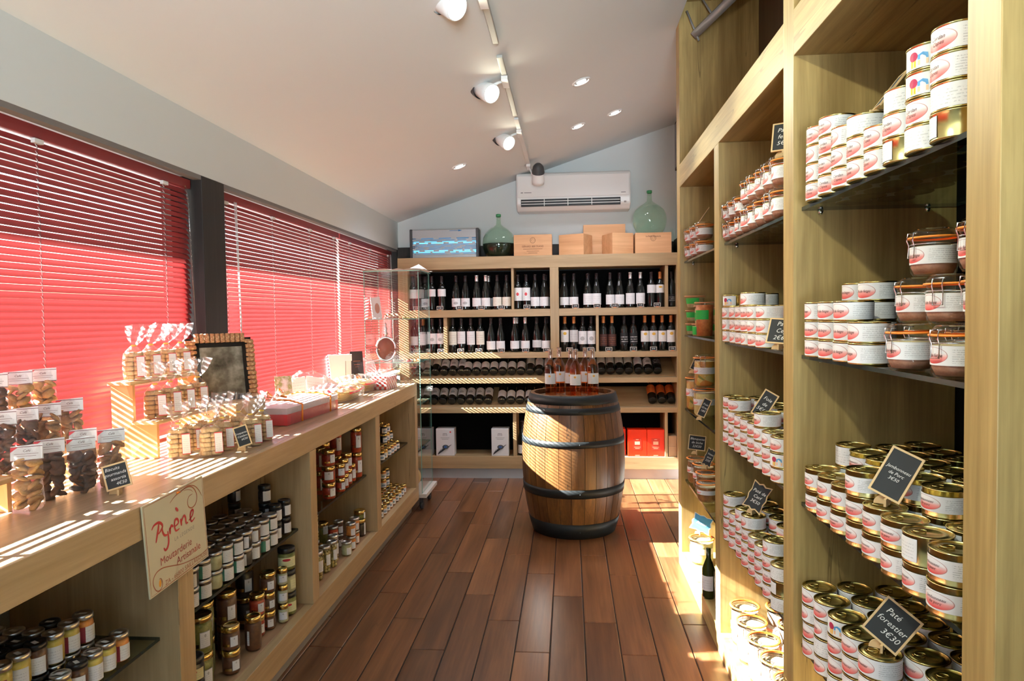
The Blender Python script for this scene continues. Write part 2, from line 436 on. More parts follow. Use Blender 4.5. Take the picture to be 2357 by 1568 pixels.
L_WINEK = line_label('wine_label_with_crest', (0.80, 0.79, 0.80), rows=7, dens=0.35, emblem=((0.42, 0.42, 0.43), 0.42, 0.2, 0.16))
L_WINED = line_label('dark_brown_wine_label', (0.07, 0.025, 0.02), (0.35, 0.12, 0.06), rows=6, dens=0.8)
L_WINEB = line_label('black_wine_label', (0.012, 0.012, 0.013), (0.75, 0.75, 0.75), rows=5, dens=0.9)
L_WINEORG = line_label('orange_wine_label', (0.72, 0.16, 0.03), (0.25, 0.03, 0.01), rows=5, dens=0.6)
L_MUST = line_label('white_label_with_burgundy_stripe', (0.76, 0.76, 0.75), stripe=(0.20, 0.015, 0.03), stripe_u=0.36, rows=6)
L_GRN = line_label('white_label_with_green_stripe', (0.76, 0.77, 0.77), stripe=(0.03, 0.16, 0.11), stripe_u=0.33, rows=7)
L_GREEN = line_label('green_label', (0.015, 0.42, 0.06), (0.01, 0.22, 0.03), rows=9, dens=0.8)
L_BLUEG = line_label('white_label_with_blue_picture', (0.76, 0.77, 0.77), rows=6, emblem=((0.20, 0.30, 0.42), 0.45, 0.3, 0.2), dens=0.3)
L_YEL = line_label('pale_yellow_label', (0.72, 0.68, 0.36), rows=5, emblem=((0.42, 0.02, 0.03), 0.75, 0.2, 0.14))
L_EDGE = line_label('white_label_with_grey_border', (0.76, 0.77, 0.80), rows=8, dens=0.5, edge=(0.30, 0.30, 0.32), emblem=((0.45, 0.45, 0.47), 0.75, 0.1, 0.1))
L_REDB = line_label('white_label_with_red_border', (0.82, 0.81, 0.80), rows=10, dens=0.5, edge=(0.55, 0.04, 0.05))
L_ROSE = line_label('pale_blue_grey_wine_label', (0.72, 0.74, 0.74), rows=8, dens=0.3, emblem=((0.72, 0.38, 0.06), 0.74, 0.09, 0.1))
L_MEDAL = line_label('label_with_blue_and_orange_picture', (0.82, 0.82, 0.82), rows=3, dens=0.2, stripe=(0.80, 0.32, 0.06), stripe_u=0.14, emblem=((0.10, 0.35, 0.70), 0.45, 0.22, 0.22))
# ---------------------------------------------------------------- the room
def CZ(x): return 2.342 + 0.32 * (x + 1.6)
def bxm(name, mats, *boxes, bev=0, parent=None, st=False, label=None):
    b = MB()
    for q in boxes: b.box(*q)
    me = b.build(name, mats)
    o = ob(name, me, parent, label=label, kind='structure' if st else None)
    if bev: bevel(o, bev)
    return o
fl = bxm('floor', mat('floor_joint_mortar', (0.012, 0.009, 0.008), 0.8), (-1.75, -3.0, -0.08, 1.1, 6.4, -0.006), st=True)
PW, PL = 0.1525, 0.895
def plank_mesh(w, l):
    b = MB(); g = 0.0022; c = 0.0025; x0, x1, y0, y1 = g, w - g, g, l - g
    P = b.pts([(x0, y0, -0.006), (x1, y0, -0.006), (x1, y1, -0.006), (x0, y1, -0.006), (x0, y0, -c), (x1, y0, -c), (x1, y1, -c), (x0, y1, -c),
               (x0 + c, y0 + c, 0), (x1 - c, y0 + c, 0), (x1 - c, y1 - c, 0), (x0 + c, y1 - c, 0)])
    for q in ((8, 9, 10, 11), (0, 1, 5, 4), (1, 2, 6, 5), (2, 3, 7, 6), (3, 0, 4, 7), (4, 5, 9, 8), (5, 6, 10, 9), (6, 7, 11, 10), (7, 4, 8, 11)): b.face([P + i for i in q])
    return b.build('plank', M_FLOOR)
_pm = plank_mesh(PW, PL)
for i in range(-7, 8):
    x = -0.099 + (i - 1) * PW
    off = {0: 2.885, 1: 3.48, 2: 3.185}[(i) % 3]
    y = off - 3 * PL
    while y < 6.2:
        ob('plank', _pm, fl, (x, y, 0)); y += PL
# ceiling and walls
b = MB()
for (x0, x1, y0, y1) in ((-1.6, 0.62, -3.0, 4.0), (-1.6, 0.98, 4.0, 6.4)):
    b.hexa([(x0, y0, CZ(x0)), (x1, y0, CZ(x1)), (x1, y1, CZ(x1)), (x0, y1, CZ(x0)), (x0, y0, CZ(x0) + .12), (x1, y0, CZ(x1) + .12), (x1, y1, CZ(x1) + .12), (x0, y1, CZ(x0) + .12)])
b.box(0.62, -3.0, 3.3, 1.2, 4.0, 3.4)
b.box(0.60, -3.0, 3.16, 0.62, 0.13, 3.4)
struct('ceiling', b.build('ceiling', M_WHITE))
bxm('wall_back', M_WHITE, (-1.75, 6.36, -0.08, 1.2, 6.5, 3.5), st=True)
bxm('wall_right', M_WHITE, (1.08, -3.0, -0.08, 1.2, 4.0, 3.5), (0.975, 4.0, -0.08, 1.2, 6.36, 3.5), st=True)
bxm('wall_soffit', M_WHITE, (-1.78, -3.0, 2.085, -1.6, 6.36, 2.46), st=True)
bxm('wall_left', M_WHITE, (-1.78, -3.0, -0.08, -1.69, 6.36, 0.90), (-1.7145, -3.0, 0.90, -1.69, 6.30, 0.929), (-1.7145, -3.0, 0.929, -1.657, 4.96, 0.957), (-1.78, -3.0, 0.90, -1.69, 0.45, 2.085), st=True)
bxm('wall_front', M_WHITE, (-1.78, -3.12, -0.08, -1.25, -3.0, 3.5), (0.85, -3.12, -0.08, 1.2, -3.0, 3.5), (-1.25, -3.12, -0.08, 0.85, -3.0, 0.6), (-1.25, -3.12, 2.75, 0.85, -3.0, 3.5), st=True)
bxm('window_3', M_DARK, (-1.27, -3.13, 0.6, -1.2, -2.98, 2.75), (0.8, -3.13, 0.6, 0.87, -2.98, 2.75), (-1.27, -3.13, 0.56, 0.87, -2.98, 0.62), (-1.27, -3.13, 2.7, 0.87, -2.98, 2.77), st=True)  # unseen window, added so the rear fill light has an opening
bxm('trim_1', M_DARK, (-1.6, 6.335, 0.0, 0.97, 6.359, 2.105), (0.955, 6.02, 1.9, 0.974, 6.335, 2.115), st=True, bev=0.002)
# window posts, frames and panes
bxm('trim_2', M_DARK, (-1.78, 2.895, 0.9, -1.6, 3.09, 2.084), st=True, bev=0.002)
bxm('trim_3', M_DARK, (-1.78, 6.30, 0.9, -1.6, 6.334, 2.084), st=True)
M_DFRAME = mat('dark_window_frame', (0.02, 0.017, 0.016), 0.4)
for k, (y0, y1) in enumerate(((0.45, 2.895), (3.09, 6.30))):
    w = bxm('window_%d' % (k + 1), M_DFRAME, (-1.76, y0, 0.90, -1.715, y0 + 0.05, 2.084), (-1.76, y1 - 0.05, 0.90, -1.715, y1, 2.084),
            (-1.76, y0, 0.90, -1.715, y1, 0.95), (-1.76, y0, 2.04, -1.715, y1, 2.084), st=True)
    bxm('pane', M_GLASS, (-1.742, y0 + 0.05, 0.95, -1.738, y1 - 0.05, 2.04), parent=w)
bxm('trim_4', M_WPLAST, (-1.69, 4.965, 0.93, -1.535, 6.30, 0.958), st=True)
bxm('trim_5', mat('grey_soffit_edge', (0.16, 0.15, 0.15), 0.6), (-1.64, 0.45, 2.066, -1.602, 2.894, 2.0845), (-1.64, 3.091, 2.066, -1.602, 6.30, 2.0845), st=True)
# outside: paving and the eave that shades the upper half of the blinds
bxm('pavement', mat('pale_concrete_paving', (0.20, 0.20, 0.19), 0.8), (-30, -20, -0.3, -1.79, 30, -0.12), st=True)
bxm('roof_overhang', M_DARK, (-2.30, -2.0, 2.09, -1.79, 8.0, 2.20), st=True)

# ---------------------------------------------------------------- red venetian blinds
def slat_mesh(L):
    b = MB(); n = 6; w = 0.0262; tilt = R(57)
    P = []
    for i in range(n + 1):
        s = (i / n - 0.5) * w; h = 0.0014 * (1 - (2 * i / n - 1) ** 2)
        # d runs from the inner low edge to the outer high edge
        x = -math.cos(tilt) * s + math.sin(tilt) * h; z = math.sin(tilt) * s + math.cos(tilt) * h
        P.append((x, z))
    base = b.pts([(x, y, z) for y in (0.0, L) for x, z in P])
    for i in range(n): b.face([base + i, base + i + 1, base + n + 2 + i, base + n + 1 + i], 0, True)
    return b.build('slat', M_SLAT)
def blind(label, y0, y1, cords, wand=None, pull=None):
    L = y1 - y0
    r = root('venetian_blind', label, 'blind', (-1.662, y0, 2.06), 0, 'red venetian blinds at the windows')
    b = MB().box(-0.016, 0, -0.035, 0.016, L, 0.004)
    bevel(ob('headrail', b.build('headrail', M_SLAT), r), 0.002)
    sm = slat_mesh(L - 0.01); z = -0.050; k = 0; mp = MB(); lc = MB()
    while z > -1.075:
        ob('slat', sm, r, (0, 0.005 + rnd.uniform(-0.003, 0.003), z), (0, rnd.gauss(0, 0.012), rnd.gauss(0, 0.0004)))
        z -= 0.0216; k += 1
    b = MB().box(-0.012, 0.003, -1.098, 0.012, L - 0.003, -1.086)
    ob('bottom_rail', b.build('bottom_rail', M_SLAT), r)
    cm = MB()
    for cy in cords:
        cm.tube([(0.0135, cy, -0.03), (0.0135, cy, -1.09)], 0.0009, 4)
        ob('bracket', MB().box(0.008, cy - 0.018, -0.052, 0.022, cy + 0.018, -0.038).build('bracket', M_WPLAST), r)
        for q in range(48):
            zz = -0.058 - q * 0.0216
            cm.tube([(0.006, cy + 0.0015, zz + 0.006), (0.0145, cy - 0.001, zz - 0.004)], 0.0013, 4, m=1)
    ob('ladder_cord', cm.build('ladder_cord', [mat('grey_cord', (0.10, 0.07, 0.07), 0.7), mat('pale_cord_loop', (0.72, 0.70, 0.70), 0.5)]), r, kind='stuff')
    if wand is not None:
        t = MB().tube([(0.022, wand, -0.03), (0.03, wand + 0.004, -0.08), (0.035, wand + 0.035, -0.75)], 0.004, 8)
        ob('wand', t.build('wand', thin('clear_plastic_wand', (0.85, 0.85, 0.85), 0.15)), r)
    if pull is not None:
        t = MB()
        for d in (0.0, 0.012, 0.022): t.tube([(0.024, pull + d, -0.03), (0.03, pull + 0.02 + d * 0.4, -0.6), (0.03, pull + 0.024, -0.86)], 0.0016, 5)
        t.lathe([(0.0, 0.0), (0.009, 0.0), (0.006, 0.035), (0.0, 0.04)], 8, c=(0.03, pull + 0.024, -0.92))
        ob('pull_cord', t.build('pull_cord', mat('white_cord', (0.75, 0.74, 0.74), 0.4)), r)
    return r
blind('red venetian blind left of the dark post', 0.47, 2.885, (0.55, 1.55, 2.22), wand=2.36, pull=None)
blind('long red venetian blind right of the dark post', 3.10, 4.815, (0.09, 0.62, 1.17, 1.62), pull=0.16)
blind('far red venetian blind behind the glass display tower', 4.845, 6.285, (0.22, 0.75, 1.32), pull=1.36)

# ---------------------------------------------------------------- left display counter
ct = root('display_counter', 'long oak counter with open jar shelves under the window', 'counter')
def part(parent, name, mats, *boxes, bev=0.0015, label=None): return bxm(name, mats, *boxes, bev=bev, parent=parent, label=label)
YC0, YC1 = 0.30, 4.962
part(ct, 'countertop', M_TOP, (-1.655, YC0, 0.925, -1.152, YC1, 0.962))
part(ct, 'front_rail', OAK[1], (-1.152, YC0, 0.872, -1.13, YC1, 0.962))
part(ct, 'bottom_rail', OAK[1], (-1.17, YC0, 0.095, -1.13, YC1, 0.2))
part(ct, 'shelf_board', wood('brown_laminate_shelf', 1, (0.40, 0.24, 0.13), (0.28, 0.155, 0.08), 0.35), (-1.655, YC0, 0.16, -1.17, YC1, 0.2))
part(ct, 'back_panel', mat('grey_back_panel', (0.28, 0.28, 0.27), 0.6), (-1.685, YC0, 0.0, -1.656, YC1, 0.924), bev=0)
part(ct, 'plinth', M_PLINTH, (-1.62, YC0, 0.0, -1.185, YC1 - 0.01, 0.094), bev=0)
LDIV = ((0.83, 0.91), (1.85, 1.93), (2.862, 2.935), (3.87, 3.958), (4.885, 4.962))
for y0, y1 in LDIV: part(ct, 'divider', OAK[2], (-1.655, y0, 0.2, -1.13, y1, 0.8715))
def glass_shelf(parent, x0, y0, x1, y1, z, front, th=0.010, name='glass_shelf', edge=None):
    b = MB(); b.box(x0, y0, z - th, x1, y1, z)
    for i, f in enumerate(b.f): b.m[i] = 0 if i < 2 else 1
    o = ob(name, b.build(name, [M_SHELFG, edge or M_GEDGE]), parent)
    return o
for i in range(4): glass_shelf(ct, -1.64, LDIV[i][1] + 0.002, -1.19, LDIV[i + 1][0] - 0.002, 0.536, -1.19)

# ---------------------------------------------------------------- right shelving unit
ru = root('shelving_unit', 'tall oak shelving unit with glass shelves along the right wall', 'shelving')
RX, RB = 0.62, 1.05
RP = ((0.13, 0.21), (1.045, 1.13), (1.955, 2.043), (2.895, 2.985), (3.885, 3.985))
for i_, (y0, y1) in enumerate(RP): part(ru, 'upright', OAKG[2], (RX, y0, 0.0, RB, y1, 3.29 if i_ != 3 else 2.1495))
for i0, i1 in ((0, 1), (1, 2), (2, 4)): part(ru, 'beam', OAKG[1], (RX + .0005, RP[i0][1], 2.15, RB, RP[i1][0], 2.275))
for i0, i1 in ((0, 1), (1, 2), (2, 4)): part(ru, 'top_panel', OAKG[1], (RX + .0005, RP[i0][1], 3.16, RB, RP[i1][0], 3.20))
for i in range(4): part(ru, 'bottom_board', OAKG[1], (RX + .0005, RP[i][1], 0.0, RB, RP[i + 1][0], 0.10))
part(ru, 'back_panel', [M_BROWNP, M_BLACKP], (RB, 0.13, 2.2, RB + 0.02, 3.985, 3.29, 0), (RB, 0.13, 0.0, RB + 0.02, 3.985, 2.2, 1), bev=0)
PIN = MB().lathe([(0, -0.022), (0.006, -0.022), (0.008, -0.012), (0.005, -0.0105), (0, -0.0105)], 8).build('shelf_pin', M_CHROME)
for i in range(1, 4):
    for z in (1.737, 1.33, 0.918, 0.515):
        s = glass_shelf(ru, RX + 0.022, RP[i][1] + 0.002, RB - 0.005, RP[i + 1][0] - 0.002, z, RX)
        for yy in (RP[i][1] + 0.008, RP[i + 1][0] - 0.008):
            for xx in (RX + 0.07, RB - 0.08): ob('shelf_pin', PIN, s, (xx, yy, z))
# folding stay in the open upper compartment
b = MB(); b.tube([(0.70, 3.86, 2.97), (0.98, 3.5, 3.15)], 0.03, 4); b.tube([(0.72, 3.84, 2.93), (0.66, 3.86, 3.10)], 0.006, 6); b.tube([(0.80, 3.80, 3.02), (0.74, 3.84, 3.15)], 0.006, 6)
put('ceiling_stay', 'stay', [('arm', b.build('arm', M_GREY))], 'grey metal folding stay in the open top compartment of the right shelving', (0, 0, 0))

# ---------------------------------------------------------------- wine shelving on the back wall
wu = root('wine_shelf', 'wide oak wine shelving unit with black back along the far wall', 'shelving')
YF, YB = 6.0, 6.33
part(wu, 'top_beam', OAK[0], (-1.52, YF, 1.868, 0.953, YB, 1.975))
part(wu, 'side_panel', OAK[2], (-1.52, YF, 0.09, -1.43, YB, 1.868))
part(wu, 'side_panel', OAK[2], (0.925, YF, 0.09, 0.953, YB, 1.868))
part(wu, 'center_post', OAK[2], (-0.165, YF - 0.0008, 1.125, -0.088, YB, 1.868))
for (z0, z1) in ((1.442, 1.507), (1.075, 1.125)): [part(wu, 'shelf_board', OAK[0], q) for q in (((-1.43, YF, z0, -0.165, YB, z1), (-0.088, YF, z0, 0.925, YB, z1)) if z0 > 1.4 else ((-1.43, YF, z0, 0.925, YB, z1),))]
for (z0, z1) in ((0.852, 0.895), (0.588, 0.632)):
    b = MB(); x0, x1 = -1.43, 0.925
    b.hexa([(x0, YF, z0), (x1, YF, z0), (x1, YB, z0), (x0, YB, z0), (x0, YF, z1), (x1, YF, z1), (x1, YB, z1), (x0, YB, z1)])
    b.hexa([(x0, YF + 0.09, z1), (x1, YF + 0.09, z1), (x1, YB, z1), (x0, YB, z1), (x0, YF + 0.091, z1 + 0.004), (x1, YF + 0.091, z1 + 0.004), (x1, YB, z1 + 0.155), (x0, YB, z1 + 0.155)])
    bevel(ob('display_shelf', b.build('display_shelf', OAK[0]), wu), 0.0015)
part(wu, 'bottom_board', OAK[0], (-1.43, YF, 0.09, 0.925, YB, 0.197))
part(wu, 'divider', OAK[2], (-0.505, YF + 0.01, 1.507, -0.484, YB, 1.868))
part(wu, 'divider', OAK[2], (0.830, YF + 0.01, 1.507, 0.857, YB, 1.868))
part(wu, 'divider', OAK[2], (-1.116, YF + 0.01, 1.125, -1.085, YB, 1.442))
part(wu, 'divider', OAK[2], (0.233, YF + 0.01, 1.125, 0.257, YB, 1.442))
part(wu, 'divider', OAK[2], (-0.508, YF + 0.01, 0.197, -0.478, YB, 0.588))
part(wu, 'divider', OAK[2], (0.821, YF + 0.01, 0.197, 0.846, YB, 0.588))
part(wu, 'back_panel', M_BLACKP, (-1.43, YB - 0.004, 0.2, 0.925, YB + 0.004, 1.86), bev=0)
part(wu, 'plinth', M_PLINTH, (-1.5, YF + 0.02, 0.0, 0.953, YB, 0.0895), bev=0)
# ---------------------------------------------------------------- ceiling track, spotlights, downlights
LAMP = mat('spotlight_lens', (1, 1, 1), 0.3, emit=(1.0, 0.95, 0.72), est=60)
LAMP2 = mat('downlight_bulb', (1, 1, 1), 0.3, emit=(1.0, 0.97, 0.95), est=12)
M_DIF = mat('polished_reflector', (0.80, 0.80, 0.78), 0.15, 0.9)
M_TRK = mat('grey_track', (0.42, 0.43, 0.40), 0.45, 0.2)
def fill_uplighter(label, x, y, en):  # unseen lamp, added only to lift the ceiling brightness
    r = root('added_uplighter', label, 'added lamp', (x, y, 0), 0, 'fill uplighters added at the rear')
    ob('base', MB().lathe([(0, 0), (.14, 0), (.14, .018), (.02, .03), (0, .03)], 28).build('base', M_GREY), r)
    ob('pole', MB().tube([(0, 0, .03), (0, 0, 1.82)], .012, 10).build('pole', M_GREY), r)
    ob('bowl', MB().lathe([(.02, 1.80), (.09, 1.83), (.15, 1.90), (.146, 1.90), (.088, 1.835), (0, 1.81)], 28).build('bowl', M_GREY), r)
    ob('bulb', MB().lathe([(0, 1.83), (.02, 1.84), (.02, 1.88), (0, 1.89)], 12).build('bulb', LAMP2), r)
    light('fill_uplight', 'SPOT', (x, y, 1.92), (x + .05, y + .35, 3.0), energy=en, color=(0.80, 1.0, 1.02), spot_size=R(150), spot_blend=0.6, shadow_soft_size=0.12)
fill_uplighter('unseen uplighter added behind the viewer to brighten the ceiling', -0.45, -0.9, UP * 1.8)
tx = -0.33; tz = CZ(tx)
tr = root('ceiling_track', 'slim grey lighting track along the sloping ceiling', 'track')
for i, (y0, y1) in enumerate(((-2.6, 0.2), (0.25, 3.25), (3.42, 4.42), (4.5, 6.05))):
    b = MB().box(tx - 0.015, y0, tz - 0.018, tx + 0.015, y1, tz - 0.003)
    bevel(ob('rail', b.build('rail', M_TRK if i != 3 else M_WHITE), tr), 0.003)
def tube_head():
    b = MB().lathe([(0, 0.10), (0.03, 0.10), (0.045, 0.085), (0.052, 0.0), (0.052, -0.03), (0.047, -0.03), (0.045, -0.005), (0, -0.005)], 24)
    cap = MB().lathe([(0, 0.15), (0.022, 0.148), (0.036, 0.135), (0.046, 0.12), (0.05, 0.10), (0.05, 0.085), (0.0535, 0.08), (0.0535, 0.066)], 24)
    lens = MB().lathe([(0.044, -0.024), (0, -0.024)], 24)
    return b.build('housing', M_WPLAST), cap.build('rear_cap', M_DGREY), lens.build('lens', LAMP)
_hd, _cp, _ln = tube_head()
def spot(label, pos, aim, on=True, power=45, group=None, cone=62, col=(0.95, 1.0, 0.80)):
    r = root('spotlight', label, 'spotlight', pos, 0, group)
    q = (Vector(aim) - Vector(pos)).to_track_quat('-Z', 'Y').to_euler()
    ob('housing', _hd, r, rot=q); ob('rear_cap', _cp, r, rot=q)
    if on: ob('lens', _ln, r, rot=q)
    dx = tx - pos[0]
    a = MB().tube([(0, 0, 0.03), (dx * 0.6, 0.0, 0.05), (dx, 0.03, tz - 0.02 - pos[2])], 0.008, 6).box(dx - 0.017, -0.05, tz - 0.040 - pos[2], dx + 0.017, 0.09, tz - 0.019 - pos[2])
    ob('arm', a.build('arm', M_WPLAST), r)
    if on:
        d = (Vector(aim) - Vector(pos)).normalized()
        light('spot_lamp', 'SPOT', Vector(pos) + d * 0.05, aim, energy=power, color=col, spot_size=R(cone), spot_blend=0.6, shadow_soft_size=0.03)
spot('nearest track spotlight above the camera', (-0.43, 0.75, 2.68), (0.80, 1.6, 1.7), power=SP[1])
spot('bright track spotlight cut by the top edge of the picture', (-0.45, 2.74, 2.69), (0.80, 1.9, 1.75), power=SP[2])
spot('glaring track spotlight in the middle of the track', (-0.42, 3.72, 2.66), (0.85, 2.5, 1.7), power=SP[3])
spot('small lit track spotlight nearest the air conditioner', (-0.42, 4.78, 2.66), (0.85, 3.6, 1.6), power=SP[4])
spot('unlit black-capped track spotlight in front of the air conditioner', (-0.25, 5.86, 2.60), (-0.27, 6.15, 2.2), on=False)
def downlight(label, x, y, on=True, en=25):
    z = CZ(x); sl = math.atan(0.32)
    r = root('downlight', label, 'downlight', (x, y, z - 0.001), (0, -sl, 0), 'recessed ceiling downlights')
    ob('trim_ring', MB().lathe([(0.060, 0.0), (0.058, -0.006), (0.048, -0.007), (0.043, -0.002), (0.042, 0.0)], 28).build('trim_ring', M_WPLAST), r)
    ob('reflector', MB().lathe([(0.0425, -0.0015), (0.03, -0.0005), (0.026, 0.0)], 28).build('reflector', M_DIF), r)
    ob('bulb', MB().lathe([(0.030, -0.001), (0.028, -0.006), (0.016, -0.012), (0, -0.014)], 20).build('bulb', LAMP2), r)
    light('down_lamp', 'SPOT', (x, y, z - 0.03), (x, y + 0.10, 0), energy=en, color=(0.96, 0.98, 1.06), spot_size=R(140), spot_blend=0.9, shadow_soft_size=0.04)
downlight('large round recessed downlight, highest right of the track', 0.091, 4.27, en=DL)
downlight('recessed downlight nearest the right shelving, beyond the highest one', 0.36, 5.244, en=DL)
downlight('middle recessed downlight just right of the small track spotlight', 0.082, 5.251, en=DL)
downlight('recessed downlight alone on the left side of the track', -0.818, 5.177, en=DL)
# ---------------------------------------------------------------- prototypes
ORD = ['first', 'second', 'third', 'fourth', 'fifth', 'sixth', 'seventh', 'eighth', 'ninth', 'tenth', 'eleventh', 'twelfth']
def level(k, n): return '' if n == 1 else ('top' if k == n - 1 else 'bottom' if k == 0 else ('middle' if n == 3 else ('lower middle' if k == 1 else 'upper middle' if n == 4 else ORD[k] + ' up')))

def wrap(r, a_c, z0):
    return lambda x, y: ((r + 0.0006) * math.cos(R(a_c) + x / r), (r + 0.0006) * math.sin(R(a_c) + x / r), z0 + y)
_pc = {}
def can(r, h, style='oval', words=None):
    k = ('can', r, h, style, words)
    if k in _pc: return _pc[k]
    n = 32; w = 0.0012
    body = MB().lathe([(r - 0.004, 0.0), (r, 0.0005), (r + w, 0.0018), (r, 0.0035), (r, h - 0.0035), (r + w, h - 0.0018), (r + w, h), (r - w, h), (r - w, h - 0.003)], n)
    body.lathe([(r - 0.004, 0.001), (0, 0.001)], n)
    lid = MB().lathe([(r - w, h - 0.003), (r * 0.80, h - 0.0028), (r * 0.78, h - 0.0016), (r * 0.55, h - 0.0016), (r * 0.53, h - 0.0026), (0, h - 0.0026)], n)
    t = r * 0.30
    ring = MB().tube([(t * 0.9 * math.cos(a) - r * 0.25, t * 0.6 * math.sin(a) + r * 0.2, h - 0.0005) for a in [2 * PI * q / 10 for q in range(10)]], 0.0012, 5, closed=True)
    ring.box(-r * 0.62, r * 0.2 - 0.0035, h - 0.0016, -r * 0.25 - t * 0.8, r * 0.2 + 0.0035, h - 0.0004)
    parts = [('body', body.build('body', M_GOLD)), ('lid', lid.build('lid', M_GOLDT), [('ring_pull', ring.build('ring_pull', M_GOLD))])]
    rl = r + 0.0009
    if style in ('oval', 'ovalmid'):
        z0, z1 = (0.08 * h, 0.92 * h) if style == 'oval' else (0.2 * h, 0.78 * h)
        lb = MB().band(rl, z0, z1, 132, 348, 22)
        if words:
            zz = (z0 + z1) / 2; s = (z1 - z0) * 0.24
            for i, tx_ in enumerate(words): lb.text(tx_, s, wrap(rl, 132 + 216 * 0.25, zz + (0.5 * (len(words) - 1) - i) * s * 0.95), 1, shear=0.35)
        parts.append(('label', lb.build('label', [L_OVAL, M_INK])))
    elif style == 'strip':      # mostly bare gold with a narrow white label edge
        parts.append(('label', MB().band(rl, 0.12 * h, 0.88 * h, 150, 215, 8).build('label', L_PLAIN), [], 'narrow white label'))
    elif style == 'plain':
        parts.append(('label', MB().band(rl, 0.08 * h, 0.92 * h, 120, 330, 20).build('label', L_PLAIN), [], 'white label of small print'))
    elif style == 'medal':
        lb = MB().band(rl, 0.1 * h, 0.9 * h, 175, 262, 12)
        f = wrap(rl, 205, h * 0.5); c = 0.0085
        b = lb.pts([f(0, 0.003)] + [f(c * math.cos(2 * PI * q / 14), 0.003 + c * math.sin(2 * PI * q / 14)) for q in range(14)])
        for q in range(14): lb.face([b, b + 1 + q, b + 1 + (q + 1) % 14], 1)
        for dx in (-0.005, 0.001):
            b = lb.pts([f(dx, -0.004), f(dx + 0.004, -0.004), f(dx + 0.004, -0.018), f(dx + 0.002, -0.015), f(dx, -0.018)]); lb.face([b, b + 1, b + 2, b + 3, b + 4], 2)
        f2 = wrap(rl, 228, h * 0.5)
        b = lb.pts([f2(-0.009, -0.004), f2(0.009, -0.004), f2(0.008, 0.005), f2(0, 0.008), f2(-0.009, 0.004)]); lb.face([b, b + 1, b + 2, b + 3, b + 4], 3)
        b = lb.pts([f2(-0.009, -0.014), f2(0.009, -0.014), f2(0.009, -0.005), f2(-0.009, -0.005)]); lb.face([b, b + 1, b + 2, b + 3], 4)
        parts.append(('label', lb.build('label', [M_PAPER, mat('medal_crimson', (0.42, 0.03, 0.08), 0.5), mat('medal_ribbon_yellow', (0.85, 0.45, 0.03), 0.5), mat('print_blue', (0.10, 0.33, 0.62), 0.5), mat('print_peach', (0.85, 0.50, 0.30), 0.5)]), [], 'label with a crimson medal and a blue picture'))
    _pc[k] = parts; return parts

def bail_jar(r, h, content=C_PATE, fat=0.0, words=None, tall=False, a_clip=205, label=(0.25, 0.62)):
    """clip-top preserving jar: glass body, glass lid, orange rubber ring, wire bail, contents, label"""
    k = ('bail', r, h, content.name, fat, words, a_clip, label)
    if k in _pc: return _pc[k]
    n = 28; hr = h * 0.80 if not tall else h * 0.88      # height of the ring
    b = MB().lathe([(0, 0.004), (r * 0.6, 0.002), (r * 0.85, 0.0), (r * 0.97, 0.008), (r, 0.02), (r, hr - 0.018), (r * 0.93, hr - 0.009), (r * 0.98, hr - 0.006), (r * 0.98, hr - 0.001)], n)
    lid = MB().lathe([(r * 0.98, hr + 0.003), (r * 1.02, hr + 0.006), (r * 0.98, hr + 0.010), (r * 0.86, h - 0.002), (r * 0.8, h), (r * 0.72, h - 0.002), (0, h - 0.0035)], n)
    ring = MB().lathe([(r * 0.95, hr - 0.001), (r * 1.10, hr - 0.001), (r * 1.12, hr + 0.001), (r * 1.10, hr + 0.003), (r * 0.95, hr + 0.003)], n)
    a = R(a_clip); rr = r * 1.03; ring2 = [(rr * math.cos(2 * PI * q / 20), rr * math.sin(2 * PI * q / 20), hr - 0.012) for q in range(20)]
    wire = MB().tube(ring2, 0.0011, 5, closed=True)
    ca, sa = math.cos(a), math.sin(a)
    def P(rad, t, z): return (rad * ca - t * sa, rad * sa + t * ca, z)
    g = 0.009 if r < 0.05 else 0.012
    wire.tube([P(r * 0.93, -g, hr + 0.011), P(r * 1.14, -g, hr + 0.010), P(r * 1.20, -g, hr - 0.004), P(r * 1.10, -g, hr - 0.014), P(r * 1.14, -g, hr - 0.03 - 0.2 * r), P(r * 1.12, g, hr - 0.03 - 0.2 * r), P(r * 1.10, g, hr - 0.014), P(r * 1.20, g, hr - 0.004), P(r * 1.14, g, hr + 0.010), P(r * 0.93, g, hr + 0.011), P(r * 0.93, -g, hr + 0.011)], 0.0012, 5)
    ri = r * 0.955; top = hr - 0.016
    zf = top - (top - 0.006) * fat
    c = MB().lathe([(0, 0.006), (ri * 0.85, 0.005), (ri, 0.018), (ri, zf), (ri, zf + 1e-4), (ri, top), (0, top)], n, mm=[0, 0, 0, 1, 1, 1])
    lb = MB().band(r + 0.0006, label[0] * h, label[1] * h, 132, 330, 20)
    if words: lb.text(words, (label[1] - label[0]) * h * 0.26, wrap(r + 0.0006, 132 + 198 * 0.25, (label[0] + label[1]) / 2 * h), 1, shear=0.35)
    parts = [('glass_body', b.build('glass_body', M_JAR)), ('contents', c.build('contents', [content, C_FAT])), ('lid', lid.build('lid', M_JAR)),
             ('rubber_ring', ring.build('rubber_ring', M_RUBBER)), ('wire_bail', wire.build('wire_bail', M_CHROME)), ('label', lb.build('label', [L_OVAL, M_INK]))]
    _pc[k] = parts; return parts

